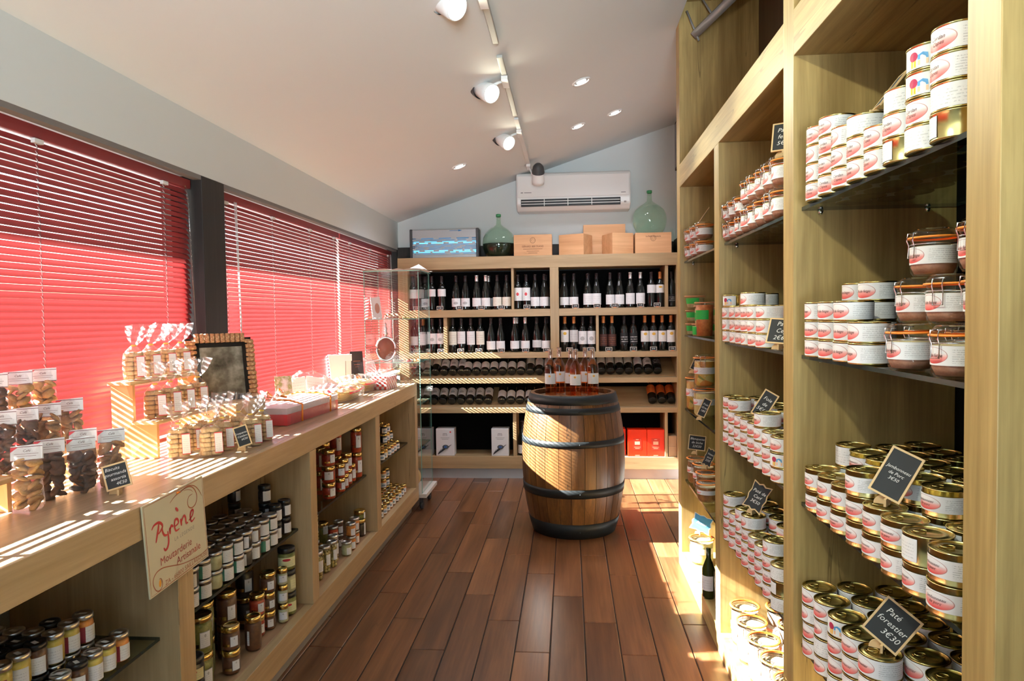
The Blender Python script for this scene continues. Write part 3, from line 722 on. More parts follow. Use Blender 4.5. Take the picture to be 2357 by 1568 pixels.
def screw_jar(r, h, content, lidm, lab=L_PLAIN, a=(235, 345), lz=(0.2, 0.68), lh=0.016, seal=None, neck=0.92, sticker=False, solid=None):
    k = ('screw', r, h, content.name, lidm.name, lab.name if lab else '', a, lz, lh, bool(seal), sticker)
    if k in _pc: return _pc[k]
    n = 22; zt = h - lh
    b = MB().lathe([(0, 0.002), (r * 0.8, 0.0), (r, 0.006), (r, zt - 0.012), (r * neck, zt - 0.002), (r * neck, zt)], n)
    ri = r * 0.95
    c = MB().lathe([(0, 0.004), (ri * 0.9, 0.004), (ri, 0.010), (ri, zt - 0.013), (ri * 0.9, zt - 0.004), (0, zt - 0.004)], n)
    l = MB().lathe([(r * neck * 1.02, zt - 0.001), (r * neck * 1.06, zt), (r * neck * 1.06, h - 0.002), (r * neck * 1.01, h), (r * 0.7, h), (r * 0.68, h - 0.001), (0, h - 0.001)], n)
    lidk = []
    if sticker: lidk = [('price_sticker', MB().quad([(-r * 0.45, -r * 0.2, h - 0.0003), (r * 0.35, -r * 0.35, h - 0.0003), (r * 0.45, r * 0.05, h - 0.0003), (-r * 0.35, r * 0.2, h - 0.0003)]).build('price_sticker', M_PAPER))]
    parts = [('glass_body', b.build('glass_body', M_JAR)), ('contents', c.build('contents', content)), ('lid', l.build('lid', lidm), lidk)]
    if lab: parts.append(('label', MB().band(r + 0.0006, lz[0] * h, lz[1] * h, a[0], a[1], 14).build('label', lab)))
    if seal: parts.append(('gold_seal', MB().band(r + 0.0007, 0.22 * h, 0.32 * h, a[0] - 48, a[0] - 4, 6).build('gold_seal', M_GLID)))
    _pc[k] = parts; return parts

BORD = [(0, 0.004), (0.030, 0.001), (0.0365, 0.004), (0.0372, 0.012), (0.0372, 0.188), (0.0345, 0.206), (0.024, 0.226), (0.0165, 0.240), (0.0142, 0.252), (0.0138, 0.296), (0.0155, 0.298), (0.0155, 0.306), (0.0135, 0.308), (0, 0.308)]
BURG = [(0, 0.004), (0.032, 0.001), (0.0395, 0.004), (0.0402, 0.012), (0.0402, 0.135), (0.0375, 0.165), (0.029, 0.200), (0.0195, 0.232), (0.0148, 0.256), (0.0138, 0.294), (0.0155, 0.296), (0.0155, 0.304), (0.0135, 0.306), (0, 0.306)]
def bottle(shape, lab, z0, z1, cap=None, span=150, lying=False):
    k = ('bot', shape, lab.name, z0, z1, cap.name if cap else '', span)
    if k in _pc: return _pc[k]
    P = BORD if shape == 'bord' else BURG; r = P[3][0]; n = 20
    cap = cap or M_CAP
    parts = [('glass_body', MB().lathe(P, n).build('glass_body', M_WINE)),
             ('capsule', MB().lathe([(0.0156, 0.248 if shape == 'bord' else 0.254), (0.0146, 0.296), (0.0162, 0.298), (0.0162, 0.307), (0.014, 0.3095), (0, 0.3095)], 16).build('capsule', cap)),
             ('label', MB().band(r + 0.0006, z0, z1, 270 - span / 2, 270 + span / 2, 12).build('label', lab))]
    _pc[k] = parts; return parts

def chalk_tag(w, h, lines, size, frame=M_TAGW, lean=20, roll=0, dx=0.0, wavy=False, stand=0.018, face=M_CHALKB, ink=M_CHALK):
    """small framed chalk board tilted on a wooden clip; faces -Y"""
    fr = MB(); t = 0.0045; d = 0.004
    def ring(sc=1.0):
        if not wavy: return None
    if not wavy:
        fr.box(-w / 2, -d / 2, 0, w / 2, d / 2, t).box(-w / 2, -d / 2, h - t, w / 2, d / 2, h).box(-w / 2, -d / 2, t, -w / 2 + t, d / 2, h - t).box(w / 2 - t, -d / 2, t, w / 2, d / 2, h - t)
        bd = MB().box(-w / 2 + t, -d * 0.3, t, w / 2 - t, d * 0.3, h - t)
    else:
        N = 32; L = []
        for q in range(N):
            a = 2 * PI * q / N; c, s_ = math.cos(a), math.sin(a); m = max(abs(c), abs(s_)); k = 1 + 0.07 * math.cos(8 * a)
            L.append((w / 2 * c / m * k, h / 2 + h / 2 * s_ / m * k))
        def plate(B, sc, d0, m=0):
            b0 = B.pts([(x * sc, -d0, h / 2 + (z - h / 2) * sc) for x, z in L] + [(x * sc, d0, h / 2 + (z - h / 2) * sc) for x, z in L])
            B.face(list(range(b0, b0 + N)), m); B.face(list(range(b0 + 2 * N - 1, b0 + N - 1, -1)), m)
            for q in range(N): j = (q + 1) % N; B.face([b0 + q, b0 + N + q, b0 + N + j, b0 + j], m)
        plate(fr, 1.0, 0.0014); bd = MB(); plate(bd, 0.9, 0.0019)
    tx_ = MB()
    nl = len(lines)
    for i, s_ in enumerate(lines):
        zz = h * 0.5 + (0.5 * (nl - 1) - i) * size * 1.15
        tx_.text(s_, size, lambda x, y, zz=zz, i=i: (x + dx * (i - 0.5 * (nl - 1)), -0.0024, zz + y), 0, shear=0.25, bold=0.0)
    M = Matrix.Translation((0, 0, stand)) @ Matrix.Rotation(R(-lean), 4, 'X') @ Matrix.Translation((0, 0, h * 0.15)) @ Matrix.Rotation(R(roll), 4, 'Y') @ Matrix.Translation((0, 0, -h * 0.15))
    for q in (fr, bd, tx_): q.xf(M)
    st = MB().box(-0.0025, -0.012, 0.0, 0.0025, 0.028, stand * 0.9)
    n = 10; pr = [(0.016 * math.cos(PI * q / n), 0.006 + 0.004, 0.018 * math.sin(PI * q / n)) for q in range(n + 1)]
    b0 = st.pts([(x - 0.012, 0.010, z) for x, y, z in pr] + [(x - 0.012, 0.014, z) for x, y, z in pr])
    st.face(list(range(b0 + n, b0 - 1, -1))); st.face(list(range(b0 + n + 1, b0 + 2 * n + 2)))
    for q in range(n): st.face([b0 + q, b0 + q + 1, b0 + n + 2 + q, b0 + n + 1 + q])
    return [('frame', fr.build('frame', frame)), ('board', bd.build('board', face)), ('lettering', tx_.build('lettering', ink)), ('stand', st.build('stand', M_TAGW))]

def card_tag(lines):
    """mini price tag in a pale frame on a small orange block; faces -Y"""
    fr = MB().box(-0.029, -0.002, 0.003, 0.029, 0.002, 0.037); bd = MB().box(-0.025, -0.003, 0.007, 0.025, -0.001, 0.033)
    t = MB().text(lines, 0.017, lambda x, y: (x, -0.0034, 0.020 + y), 0)
    ft = MB().box(-0.012, -0.006, 0.0, 0.012, 0.006, 0.004)
    return [('frame', fr.build('frame', mat('pale_tag_frame', (0.72, 0.62, 0.55), 0.5))), ('board', bd.build('board', M_CHALKB)), ('lettering', t.build('lettering', M_CHALK)), ('foot', ft.build('foot', M_ORNG))]

def crumple(B, amp, seed, zmin=0.0):
    q = random.Random(seed)
    B.v = [(x + q.uniform(-amp, amp), y + q.uniform(-amp, amp), z + (q.uniform(-amp, amp) if z > zmin else 0)) for x, y, z in B.v]
    return B
def loft(rings, n=20, m=0, cap0=True):
    """rings: [(half x, half y, z, power, cx)]: superellipse sections"""
    B = MB(); idx = []
    for rg in rings:
        hx, hy, z, p = rg[:4]; cx = rg[4] if len(rg) > 4 else 0; L = []
        for i in range(n):
            a = 2 * PI * (i + 0.5) / n; c, s_ = math.cos(a), math.sin(a)
            L.append((cx + hx * math.copysign(abs(c) ** (2 / p), c), hy * math.copysign(abs(s_) ** (2 / p), s_), z))
        b = B.pts(L); idx.append(b)
    for A, C in zip(idx, idx[1:]):
        for i in range(n): j = (i + 1) % n; B.face([A + i, A + j, C + j, C + i], m, True)
    if cap0: B.face(list(range(idx[0] + n - 1, idx[0] - 1, -1)), m)
    return B
_bis = {}
def disc_biscuit(m, v):
    k = (m.name, v)
    if k not in _bis:
        q = random.Random(v + 5); N = 11; B = MB(); L0 = []; r = 0.0185 + 0.001 * v
        rad = [r * (1 + q.uniform(-0.08, 0.08)) for _ in range(N)]
        pr = [(0.55, 0.0), (1.0, 0.002), (1.02, 0.006), (0.8, 0.010)]
        rings = []
        for f, z in pr: rings.append(B.pts([(rad[i] * f * math.cos(2 * PI * i / N), rad[i] * f * math.sin(2 * PI * i / N), z + q.uniform(-0.001, 0.001)) for i in range(N)]))
        for A, C in zip(rings, rings[1:]):
            for i in range(N): j = (i + 1) % N; B.face([A + i, A + j, C + j, C + i], 0, True)
        B.face(list(range(rings[0] + N - 1, rings[0] - 1, -1)), 0, True); t = B.pts([(0, 0, 0.0115)])
        for i in range(N): B.face([rings[-1] + i, rings[-1] + (i + 1) % N, t], 0, True)
        _bis[k] = B.build('biscuit', m)
    return _bis[k]
def bar_biscuit(m, v):
    k = (m.name, v, 'b')
    if k not in _bis:
        q = random.Random(v + 50); l, w, h = 0.034 + 0.002 * v, 0.022, 0.015
        B = loft([(l / 2 * 0.93, w / 2 * 0.9, 0, 3.5), (l / 2, w / 2, 0.003, 3.5), (l / 2, w / 2, h * 0.75, 3.2), (l / 2 * 0.88, w / 2 * 0.8, h, 3)], 12)
        b = B.pts([(0, 0, h * 1.06)]); k0 = b - 12
        for i in range(12): B.face([k0 + i, k0 + (i + 1) % 12, b], 0, True)
        crumple(B, 0.0009, v); _bis[k] = B.build('biscuit', m)
    return _bis[k]
def cookie_bag(label, x, y, z, rz, m, seed, wd=0.066, ht=0.165, tilt=0.0):
    r = root('biscuit_bag', label, 'biscuits', (x, y, z), (0, tilt, rz), 'bags of round biscuits with header cards')
    q = random.Random(seed); hw = wd / 2
    sh = loft([(hw * 0.9, 0.020, 0.0, 3), (hw * 1.0, 0.024, 0.012, 3), (hw * 1.02, 0.024, ht * 0.4, 3), (hw * 1.0, 0.022, ht * 0.68, 3), (hw * 0.98, 0.012, ht * 0.82, 3), (hw * 0.96, 0.002, ht * 0.97, 2)], 20)
    crumple(sh, 0.0022, seed); ob('wrapper', sh.build('wrapper', M_CELLO), r)
    k = 0
    zz = 0.006
    while zz < ht * 0.70:
        for cx in (-hw * 0.42, hw * 0.45):
            ob('biscuit', disc_biscuit(m, k % 3), r, (cx + q.uniform(-.003, .003), q.uniform(-.005, .005), zz + q.uniform(0, .006)), (q.uniform(-0.9, 0.9), q.uniform(-0.9, 0.9), q.uniform(0, 6)))
            k += 1
        zz += 0.0135
    c = MB(); h0, h1 = ht * 0.76, ht * 1.0; s_ = hw * 1.06
    c.quad([(-s_, -0.009, h0), (s_, -0.009, h0 + 0.004), (s_, -0.0022, h1), (-s_, -0.0022, h1 - 0.004)], 0)
    c.quad([(s_, 0.006, h0), (-s_, 0.006, h0), (-s_, 0.0022, h1 - 0.004), (s_, 0.0022, h1)], 0)
    b = c.pts([(-s_, -0.0030, h1 - 0.0045), (-s_ + 0.018, -0.0030, h1 - 0.0045), (-s_, -0.0062, h1 - 0.018)]); c.face([b + 2, b + 1, b], 1)
    for t, (zb, ww) in enumerate(((0.62, 0.6), (0.42, 0.75), (0.28, 0.6))):
        yy = -0.0094 + 0.0068 * zb; zc = h0 + (h1 - h0) * zb
        c.text('Café', 0.009, lambda X, Y, yy=yy, zc=zc: (X, yy - 0.0005, zc + Y), 2, shear=0.3) if t == 0 else c.box(-s_ * ww, yy - 0.0004, zc, s_ * ww, yy, zc + 0.0008, 3)
    for (xa, za, xb, zb) in ((-s_, h0, s_, h0 + 0.0016), (-s_, h1 - 0.006, s_, h1 - 0.0044)):
        yy = -0.0093 if za == h0 else -0.0032
        c.box(xa, yy - 0.0005, za, xb, yy, zb, 3)
    ob('header_card', c.build('header_card', [M_PAPER, mat('red_card_corner', (0.62, 0.05, 0.06), 0.5), M_INK, mat('maroon_print', (0.16, 0.05, 0.05), 0.5)]), r)
    return r
def croquant_bag(label, x, y, z, rz, seed, m=B_PALE, ht=0.15, bend=0.0):
    r = root('biscuit_bag', label, 'biscuits', (x, y, z), (0, 0, rz), 'tied cellophane bags of almond biscuits')
    q = random.Random(seed); hx, hy = 0.036, 0.027
    sh = loft([(hx, hy, 0.0, 5), (hx * 1.04, hy * 1.04, 0.01, 4), (hx * 1.04, hy * 1.04, ht * 0.55, 4), (hx * 0.95, hy * 0.95, ht * 0.68, 3), (hx * 0.5, hy * 0.5, ht * 0.80, 2), (0.007, 0.007, ht * 0.88, 2)], 20)
    crumple(sh, 0.0022, seed, 0.002)
    tp = MB(); n = 16; idx = []
    for z_, rr, am in ((ht * 0.88, 0.006, 0.0), (ht * 0.95, 0.014, 0.3), (ht * 1.08, 0.024, 0.45), (ht * 1.26, 0.031, 0.5), (ht * 1.42, 0.033, 0.55)):
        ox = bend * (z_ - ht * 0.88)
        idx.append(tp.pts([(ox + rr * (1 + am * math.sin(5 * a + seed)) * math.cos(a), rr * 0.55 * (1 + am * math.cos(4 * a + seed)) * math.sin(a), z_ + (q.uniform(-.006, .006) if am > 0.4 else 0)) for a in [2 * PI * i / n for i in range(n)]]))
    for A, C in zip(idx, idx[1:]):
        for i in range(n): j = (i + 1) % n; tp.face([A + i, A + j, C + j, C + i], 0, True)
    sh.add(tp); ob('wrapper', sh.build('wrapper', M_CELLO), r)
    ob('gold_tie', MB().lathe([(0.006, ht * 0.86), (0.0095, ht * 0.865), (0.0095, ht * 0.895), (0.006, ht * 0.90)], 12).build('gold_tie', mat('gold_tie_paper', (0.75, 0.50, 0.08), 0.35)), r)
    k = 0; zz = 0.003
    while zz < ht * 0.62:
        f = 1.0 if zz < ht * 0.55 else 0.7
        for cx, cy in ((-0.0175, -0.0125), (0.0175, -0.0125), (-0.0175, 0.0125), (0.0175, 0.0125)):
            ob('biscuit', bar_biscuit(m, k % 3), r, (cx * f + q.uniform(-.001, .001), cy * f + q.uniform(-.001, .001), zz), (q.uniform(-.12, .12), q.uniform(-.12, .12), q.uniform(-.3, .3) + (PI if k % 2 else 0)))
            k += 1
        zz += 0.0165
    lb = MB(); L0 = [(hx * 1.06, hy * 1.06 + 0.0015), (hx * 1.06, -hy)]
    lb.quad([(hx * 0.30, -hy * 1.08 - 0.0012, 0.012), (hx * 1.07, -hy * 1.02 - 0.0012, 0.012), (hx * 1.0, -hy - 0.001, ht * 0.62), (hx * 0.24, -hy * 1.06 - 0.001, ht * 0.62)])
    ob('label', lb.build('label', L_REDB), r)
    return r
# ---------------------------------------------------------------- goods on the right shelving
def stacks(desc, name, cat, cols, z, h, protos, place, group, rowname='front', rz=0.0, seed=0, end='from the far end'):
    """cols: [(x, y, n)]; protos: function (column, level, n) -> parts"""
    q = random.Random(seed)
    for i, (x, y, n) in enumerate(cols):
        for k in range(n):
            p, d = protos(i, k, n); lv = level(k, n)
            lab = '%s, %s%s %s stack, %s' % (d, lv + ' of ' if lv else '', ORD[i], rowname, place)
            put(name, cat, p, lab, (x + q.uniform(-.0015, .0015), y, z + k * h + 0.0003 * k), (0, 0, rz + q.gauss(0, 0.16)), group)
TIN = (0.0425, 0.047)
def tin(style='oval', r=0.0425, h=0.047, words=None):
    d = {'oval': 'red-oval labelled gold tin', 'ovalmid': 'red-oval labelled gold tin', 'strip': 'mostly bare gold tin', 'plain': 'gold tin with small-print label', 'medal': 'gold tin with medal label'}[style]
    return can(r, h, style, words), d
W_CEP = ('Cerdan', 'Cepes'); W_FOR = ('Forestier',); W_JAM = ('Jambonneau', 'de porc'); W_FET = ('Pa de fetge',); W_PATE = ('Paté de',); W_CER = ('Paté', 'de cerf')
ZA, ZB, ZC, ZD = 1.7375, 1.3305, 0.9185, 0.5155
XF, XM, XR = 0.668, 0.757, 0.846      # front, second and third rows
# near bay, top shelf
st = {(4, 2): 'strip', (5, 0): 'strip', (6, 0): 'plain', (6, 2): 'medal', (6, 3): 'medal', (7, 0): 'strip', (7, 1): 'plain', (5, 2): 'plain', (3, 2): 'plain'}
stacks('', 'tin', 'tin', [(XF, y, n) for y, n in ((1.86, 4), (1.771, 4), (1.683, 3), (1.594, 3), (1.505, 2), (1.416, 3), (1.327, 4), (1.239, 4))] + [(XF + 0.045, 1.175, 4)], ZA, 0.0475,
       lambda i, k, n: tin(st.get((i, k), 'oval'), words=W_CEP), 'near bay top shelf', 'tins on the near top shelf', seed=1)
stacks('', 'tin', 'tin', [(XM + 0.002, y, 2) for y in (1.905, 1.817, 1.728, 1.64, 1.551, 1.462, 1.373, 1.284)], ZA, 0.0475, lambda i, k, n: tin('oval'), 'near bay top shelf', 'tins behind on the near top shelf', 'second-row', seed=2)
stacks('', 'tin', 'tin', [(XR + 0.004, y, 1) for y in (1.86, 1.771, 1.683, 1.594, 1.505, 1.416, 1.327, 1.239)], ZA, 0.0475, lambda i, k, n: tin('oval'), 'near bay top shelf', 'tins behind on the near top shelf', 'third-row', seed=3)
# near bay, second shelf
stacks('', 'tin', 'tin', [(XF, y, n) for y, n in ((1.867, 3), (1.773, 3), (1.673, 3), (1.585, 2))], ZB, 0.0475, lambda i, k, n: tin('oval', words=W_FET), 'near bay second shelf', 'tins on the near second shelf', seed=4)
stacks('', 'tin', 'tin', [(XM + 0.004, y, 4) for y in (1.862, 1.762)], ZB, 0.0475, lambda i, k, n: tin('oval', words=W_FET), 'near bay second shelf', 'tins on the near second shelf', 'second-row', seed=5)
PJ = lambda a=205: bail_jar(0.0405, 0.092, C_PATE, 0.32, 'Pa de fetge', a_clip=a)
for i, (x, y, z, a) in enumerate(((0.672, 1.41, 0, 190), (0.672, 1.245, 0, 195), (0.752, 1.500, 0, 185), (0.758, 1.355, 0, 188), (0.712, 1.460, 1, 192), (0.708, 1.335, 1, 215), (0.716, 1.225, 1, 180), (0.712, 1.405, 2, 187), (0.715, 1.24, 2, 190), (0.80, 1.25, 0, 200), (0.81, 1.42, 0, 200))):
    nm = ('clip-top pate jar, front row left of pillar, near second shelf bottom level', 'clip-top pate jar nearest the pillar, front bottom row, near second shelf', 'clip-top pate jar beside the stacked tins, bottom row, near second shelf',
          'clip-top pate jar between two front ones, bottom row, near second shelf', 'left clip-top pate jar of the middle level, near second shelf', 'central clip-top pate jar of the middle level, near second shelf',
          'right clip-top pate jar of the middle level, near second shelf', 'large-looking clip-top pate jar topping the pile, near second shelf', 'clip-top pate jar topping the pile, cut by the near pillar',
          'clip-top pate jar hidden low at the back right, near second shelf', 'clip-top pate jar hidden low at the back middle, near second shelf')[i]
    put('preserving_jar', 'jar', PJ(a), nm, (x, y, ZB + z * 0.0924), 0, 'clip-top pate jars on the near second shelf')
# near bay, third shelf: taller ham-hock tins
TJ = (0.0425, 0.057)
sj = {(6, 1): 'strip', (5, 9): 'strip'}
stacks('', 'tin', 'tin', [(XF, y, n) for y, n in ((1.865, 2), (1.776, 2), (1.687, 2), (1.596, 3), (1.507, 2), (1.416, 2), (1.327, 2), (1.238, 2))] , ZC, 0.0575,
       lambda i, k, n: (can(0.0425, 0.057, sj.get((i, k), 'ovalmid'), W_JAM), 'bare-topped gold tin' if (i, k) in sj else 'tall red-oval gold tin'), 'near bay third shelf', 'ham tins on the near third shelf', seed=6)
stacks('', 'tin', 'tin', [(XM + 0.001, y, n) for y, n in ((1.895, 3), (1.80, 3), (1.71, 3), (1.62, 3), (1.53, 3), (1.44, 3), (1.35, 2), (1.262, 3))], ZC, 0.0575,
       lambda i, k, n: (can(0.0425, 0.057, 'strip' if (i, k) == (6, 1) else 'plain' if i == 0 else 'ovalmid', W_JAM), 'tall gold tin'), 'near bay third shelf', 'ham tins on the near third shelf', 'second-row', seed=7)
stacks('', 'tin', 'tin', [(XR + 0.002, y, 3) for y in (1.86, 1.77, 1.68, 1.59, 1.50, 1.41, 1.32, 1.23)], ZC, 0.0575, lambda i, k, n: (can(0.0425, 0.057, 'ovalmid', None), 'tall gold tin'), 'near bay third shelf', 'ham tins on the near third shelf', 'third-row', seed=8)
stacks('', 'tin', 'tin', [(0.937, y, 3) for y in (1.895, 1.80, 1.71, 1.62, 1.53, 1.44)], ZC, 0.0575, lambda i, k, n: (can(0.0425, 0.057, 'ovalmid', None), 'tall gold tin'), 'near bay third shelf', 'ham tins on the near third shelf', 'fourth-row', seed=8)
put('chalkboard_tag', 'price tag', chalk_tag(0.068, 0.108, ['Jambonneau', 'de Porc', '3€50'], 0.0102, roll=22, lean=22, dx=0.0), 'tilted chalkboard tag reading Jambonneau de Porc 3€50 on a tall gold tin', (0.668, 1.50, ZC + 0.1155), (0, 0, R(-38)))
# near bay, fourth shelf
s4 = {(2, 3): 'medal', (1, 1): 'plain', (2, 0): 'plain'}
stacks('', 'tin', 'tin', [(XF, y, n) for y, n in ((1.885, 4), (1.797, 4), (1.704, 4), (1.614, 4), (1.525, 4), (1.437, 3), (1.347, 2), (1.258, 3))], ZD, 0.0475, lambda i, k, n: tin(s4.get((i, k), 'oval'), words=W_FOR), 'near bay fourth shelf', 'forest pate tins on the near fourth shelf', seed=9)
stacks('', 'tin', 'tin', [(XM + 0.001, y, 4) for y in (1.88, 1.79, 1.696, 1.605, 1.51, 1.42, 1.33)], ZD, 0.0475, lambda i, k, n: tin('oval', words=W_FOR), 'near bay fourth shelf', 'forest pate tins on the near fourth shelf', 'second-row', seed=10)
stacks('', 'tin', 'tin', [(XR + 0.002, y, 4) for y in (1.86, 1.77, 1.68, 1.59, 1.50)], ZD, 0.0475, lambda i, k, n: tin('oval'), 'near bay fourth shelf', 'forest pate tins on the near fourth shelf', 'third-row', seed=11)
put('chalkboard_tag', 'price tag', chalk_tag(0.082, 0.092, ['Paté', 'forestier', '3€30'], 0.0185, roll=33, lean=18, dx=0.010), 'square chalkboard tag reading Paté forestier 3€30, tilted on a tin', (0.672, 1.525, ZD + 0.191), (0, 0, R(-30)))
put('chalkboard_tag', 'price tag', chalk_tag(0.055, 0.095, ['Cerdan'], 0.012, lean=38), 'thin chalkboard tag seen edge-on above tins on the near top shelf', (0.685, 1.60, ZA + 0.143), (0, 0, R(-95)))
# middle bay, top shelf: small clip-top jars
SJ = lambda a, big: bail_jar(0.041 if big else 0.038, 0.096 if big else 0.076, C_PATE, 0.3, None, a_clip=a, label=(0.22, 0.6))
for L in range(2):
    for i, y in enumerate((2.845, 2.75, 2.655, 2.55, 2.455, 2.36, 2.265, 2.17)):
        big = i > 2; hh = 0.0964 if big else 0.0764
        put('preserving_jar', 'jar', SJ((200, 188, 215, 195)[(i + L) % 4], big), '%s clip-top pate jar, %s of %s stack, middle bay top shelf' % ('larger' if big else 'small', ('bottom', 'top')[L], ORD[i]), (0.666, y, ZA + L * hh), (0, 0, rnd.gauss(0, 0.3)), 'clip-top jars on the middle top shelf')
for i, y in enumerate((2.80, 2.70, 2.60, 2.50, 2.40, 2.30, 2.20)):
    put('preserving_jar', 'jar', SJ(200, True), 'clip-top pate jar, %s in the back row, middle bay top shelf' % ORD[i], (0.78, y, ZA), 0, 'clip-top jars at the back of the middle top shelf')
put('chalkboard_tag', 'price tag', chalk_tag(0.075, 0.10, ['Pa de', 'fetge', '5€60'], 0.02, lean=20), 'large chalkboard tag on top of the middle bay jar pile, cut by pillar', (0.668, 2.20, ZA + 0.194), (0, 0, R(-28)))
# middle bay, second shelf
stacks('', 'tin', 'tin', [(XF, y, n) for y, n in ((2.85, 4), (2.73, 3), (2.64, 3), (2.55, 4), (2.46, 3), (2.35, 3))], ZB, 0.0475, lambda i, k, n: tin('medal' if (i, k) == (0, 3) else 'oval', words=W_PATE), 'middle bay second shelf', 'tins on the middle second shelf', seed=12)
stacks('', 'tin', 'tin', [(XM, y, n) for y, n in ((2.80, 4), (2.70, 4), (2.61, 3), (2.52, 3), (2.43, 3), (2.34, 4), (2.25, 4))], ZB, 0.0475, lambda i, k, n: tin('oval'), 'middle bay second shelf', 'tins on the middle second shelf', 'second-row', seed=13)
put('chalkboard_tag', 'price tag', chalk_tag(0.085, 0.085, ['Paté', 'Cep', '2€60'], 0.02, lean=22, roll=4), 'grey chalkboard tag before the white tins, cut by the middle pillar', (0.655, 2.20, ZB + 0.001), (0, 0, R(-35)))
# middle bay, third shelf
stacks('', 'tin', 'tin', [(XF, y, n) for y, n in ((2.845, 4), (2.752, 4), (2.655, 3), (2.56, 3), (2.465, 3), (2.375, 4), (2.275, 3), (2.185, 3))], ZC, 0.0475, lambda i, k, n: tin('medal' if (i, k) == (7, 1) else 'oval', words=W_PATE), 'middle bay third shelf', 'tins on the middle third shelf', seed=14)
stacks('', 'tin', 'tin', [(XM, y, 4) for y in (2.80, 2.705, 2.61, 2.52, 2.42, 2.33, 2.24)], ZC, 0.0475, lambda i, k, n: tin('oval'), 'middle bay third shelf', 'tins on the middle third shelf', 'second-row', seed=15)
put('chalkboard_tag', 'price tag', chalk_tag(0.055, 0.10, ['Foie', 'de', '5€60'], 0.018, roll=28, lean=15), 'slanted chalkboard tag on the tin stacks of the middle bay third shelf', (0.664, 2.46, ZC + 0.143), (0, 0, R(-30)))
# middle bay, fourth shelf
stacks('', 'tin', 'tin', [(XF, y, n) for y, n in ((2.845, 4), (2.745, 3), (2.64, 4), (2.55, 4), (2.46, 3), (2.37, 3), (2.275, 4), (2.18, 3))], ZD, 0.0475, lambda i, k, n: tin('strip' if (i, k) == (7, 1) else 'plain' if i == 7 else 'oval', words=W_CER), 'middle bay fourth shelf', 'deer pate tins on the middle fourth shelf', seed=16)
stacks('', 'tin', 'tin', [(XM, y, 4) for y in (2.80, 2.705, 2.61, 2.52, 2.42, 2.33, 2.24)], ZD, 0.0475, lambda i, k, n: tin('oval'), 'middle bay fourth shelf', 'deer pate tins on the middle fourth shelf', 'second-row', seed=17)
put('chalkboard_tag', 'price tag', chalk_tag(0.07, 0.10, ['Paté de', 'Cerf', '3€50'], 0.017, wavy=True, roll=20, lean=18), 'wavy-edged chalkboard tag reading Paté de Cerf 3€50 on the tins', (0.664, 2.55, ZD + 0.191), (0, 0, R(-38)))
# middle bay, bottom: large clip-top jars
BJ = lambda a: bail_jar(0.054, 0.175, C_MEAT, 0.0, None, tall=True, a_clip=a, label=(0.34, 0.52))
for i, (x, y, a) in enumerate(((0.70, 2.81, 260), (0.69, 2.665, 225), (0.695, 2.52, 235), (0.70, 2.375, 230), (0.705, 2.235, 240), (0.84, 2.80, 250), (0.84, 2.64, 240), (0.85, 2.48, 240))):
    put('preserving_jar', 'jar', BJ(a), '%s large clip-top terrine jar%s, middle bay floor shelf' % (('farthest front', 'second front', 'third front', 'fourth front', 'nearest front', 'farthest back', 'middle back', 'nearest back')[i], ' in sunlight' if i < 5 else ' in shade'), (x, y, 0.1005), 0, 'large terrine jars on the middle bay floor shelf')
# far bay, top shelf
for i, (x, y, k, r_) in enumerate(((0.664, 3.76, 0, .036), (0.664, 3.76, 1, .036), (0.68, 3.64, 0, .045), (0.68, 3.64, 1, .045), (0.68, 3.50, 0, .042), (0.68, 3.50, 1, .042))):
    put('preserving_jar', 'jar', bail_jar(r_, 0.083, C_PATE, 0.3, None, a_clip=200, label=(0.22, 0.6)), 'clip-top jar, %s of the %s pair, far bay top shelf' % (('lower', 'upper')[k], ('left', 'middle', 'right')[i // 2]), (x, y, ZA + k * 0.0835), 0, 'clip-top jars on the far top shelf')
put('chalkboard_tag', 'price tag', chalk_tag(0.06, 0.085, ['Foie'], 0.015, lean=35), 'thin price tag seen edge-on above the far bay top shelf jars', (0.68, 3.64, ZA + 0.168), (0, 0, R(-98)))
# far bay, second shelf: tapered jars with green labels
def taper_jar(r0, r1, h, content, lab=(0.35, 0.78), lo=None):
    b = MB().lathe([(0, 0.003), (r0 * 0.9, 0.0), (r0, 0.006), (r1 * 0.99, h - 0.012), (r1, h - 0.006)], 24)
    c = MB().lathe([(0, 0.005), (r0 * 0.93, 0.005), (r1 * 0.93, h - 0.016), (0, h - 0.016)], 24)
    l = MB().lathe([(r1 * 0.95, h - 0.003), (r1 * 1.05, h - 0.002), (r1 * 1.02, h + 0.002), (r1 * 0.8, h + 0.004), (0, h + 0.003)], 24)
    g = MB().lathe([(r1 * 0.95, h - 0.007), (r1 * 1.09, h - 0.006), (r1 * 1.09, h - 0.003), (r1 * 0.95, h - 0.003)], 24)
    f = lambda t: r0 + (r1 - r0) * t
    lb = MB().band(f(lab[0]) + 0.001, lab[0] * h, lab[1] * h, 190, 285, 10, r1=f(lab[1]) + 0.001)
    return [('glass_body', b.build('glass_body', M_JAR)), ('contents', c.build('contents', content)), ('lid', l.build('lid', M_JAR)), ('rubber_ring', g.build('rubber_ring', mat('pale_orange_ring', (0.85, 0.38, 0.18), 0.45))), ('label', lb.build('label', L_GREEN))]
C_SAL = blotch('pale_salad_preserve', [(0.55, 0.46, 0.24), (0.70, 0.62, 0.36), (0.2, 0.15, 0.06)], 35, kind='mix')
TG = 'green-labelled jars on the far second shelf'
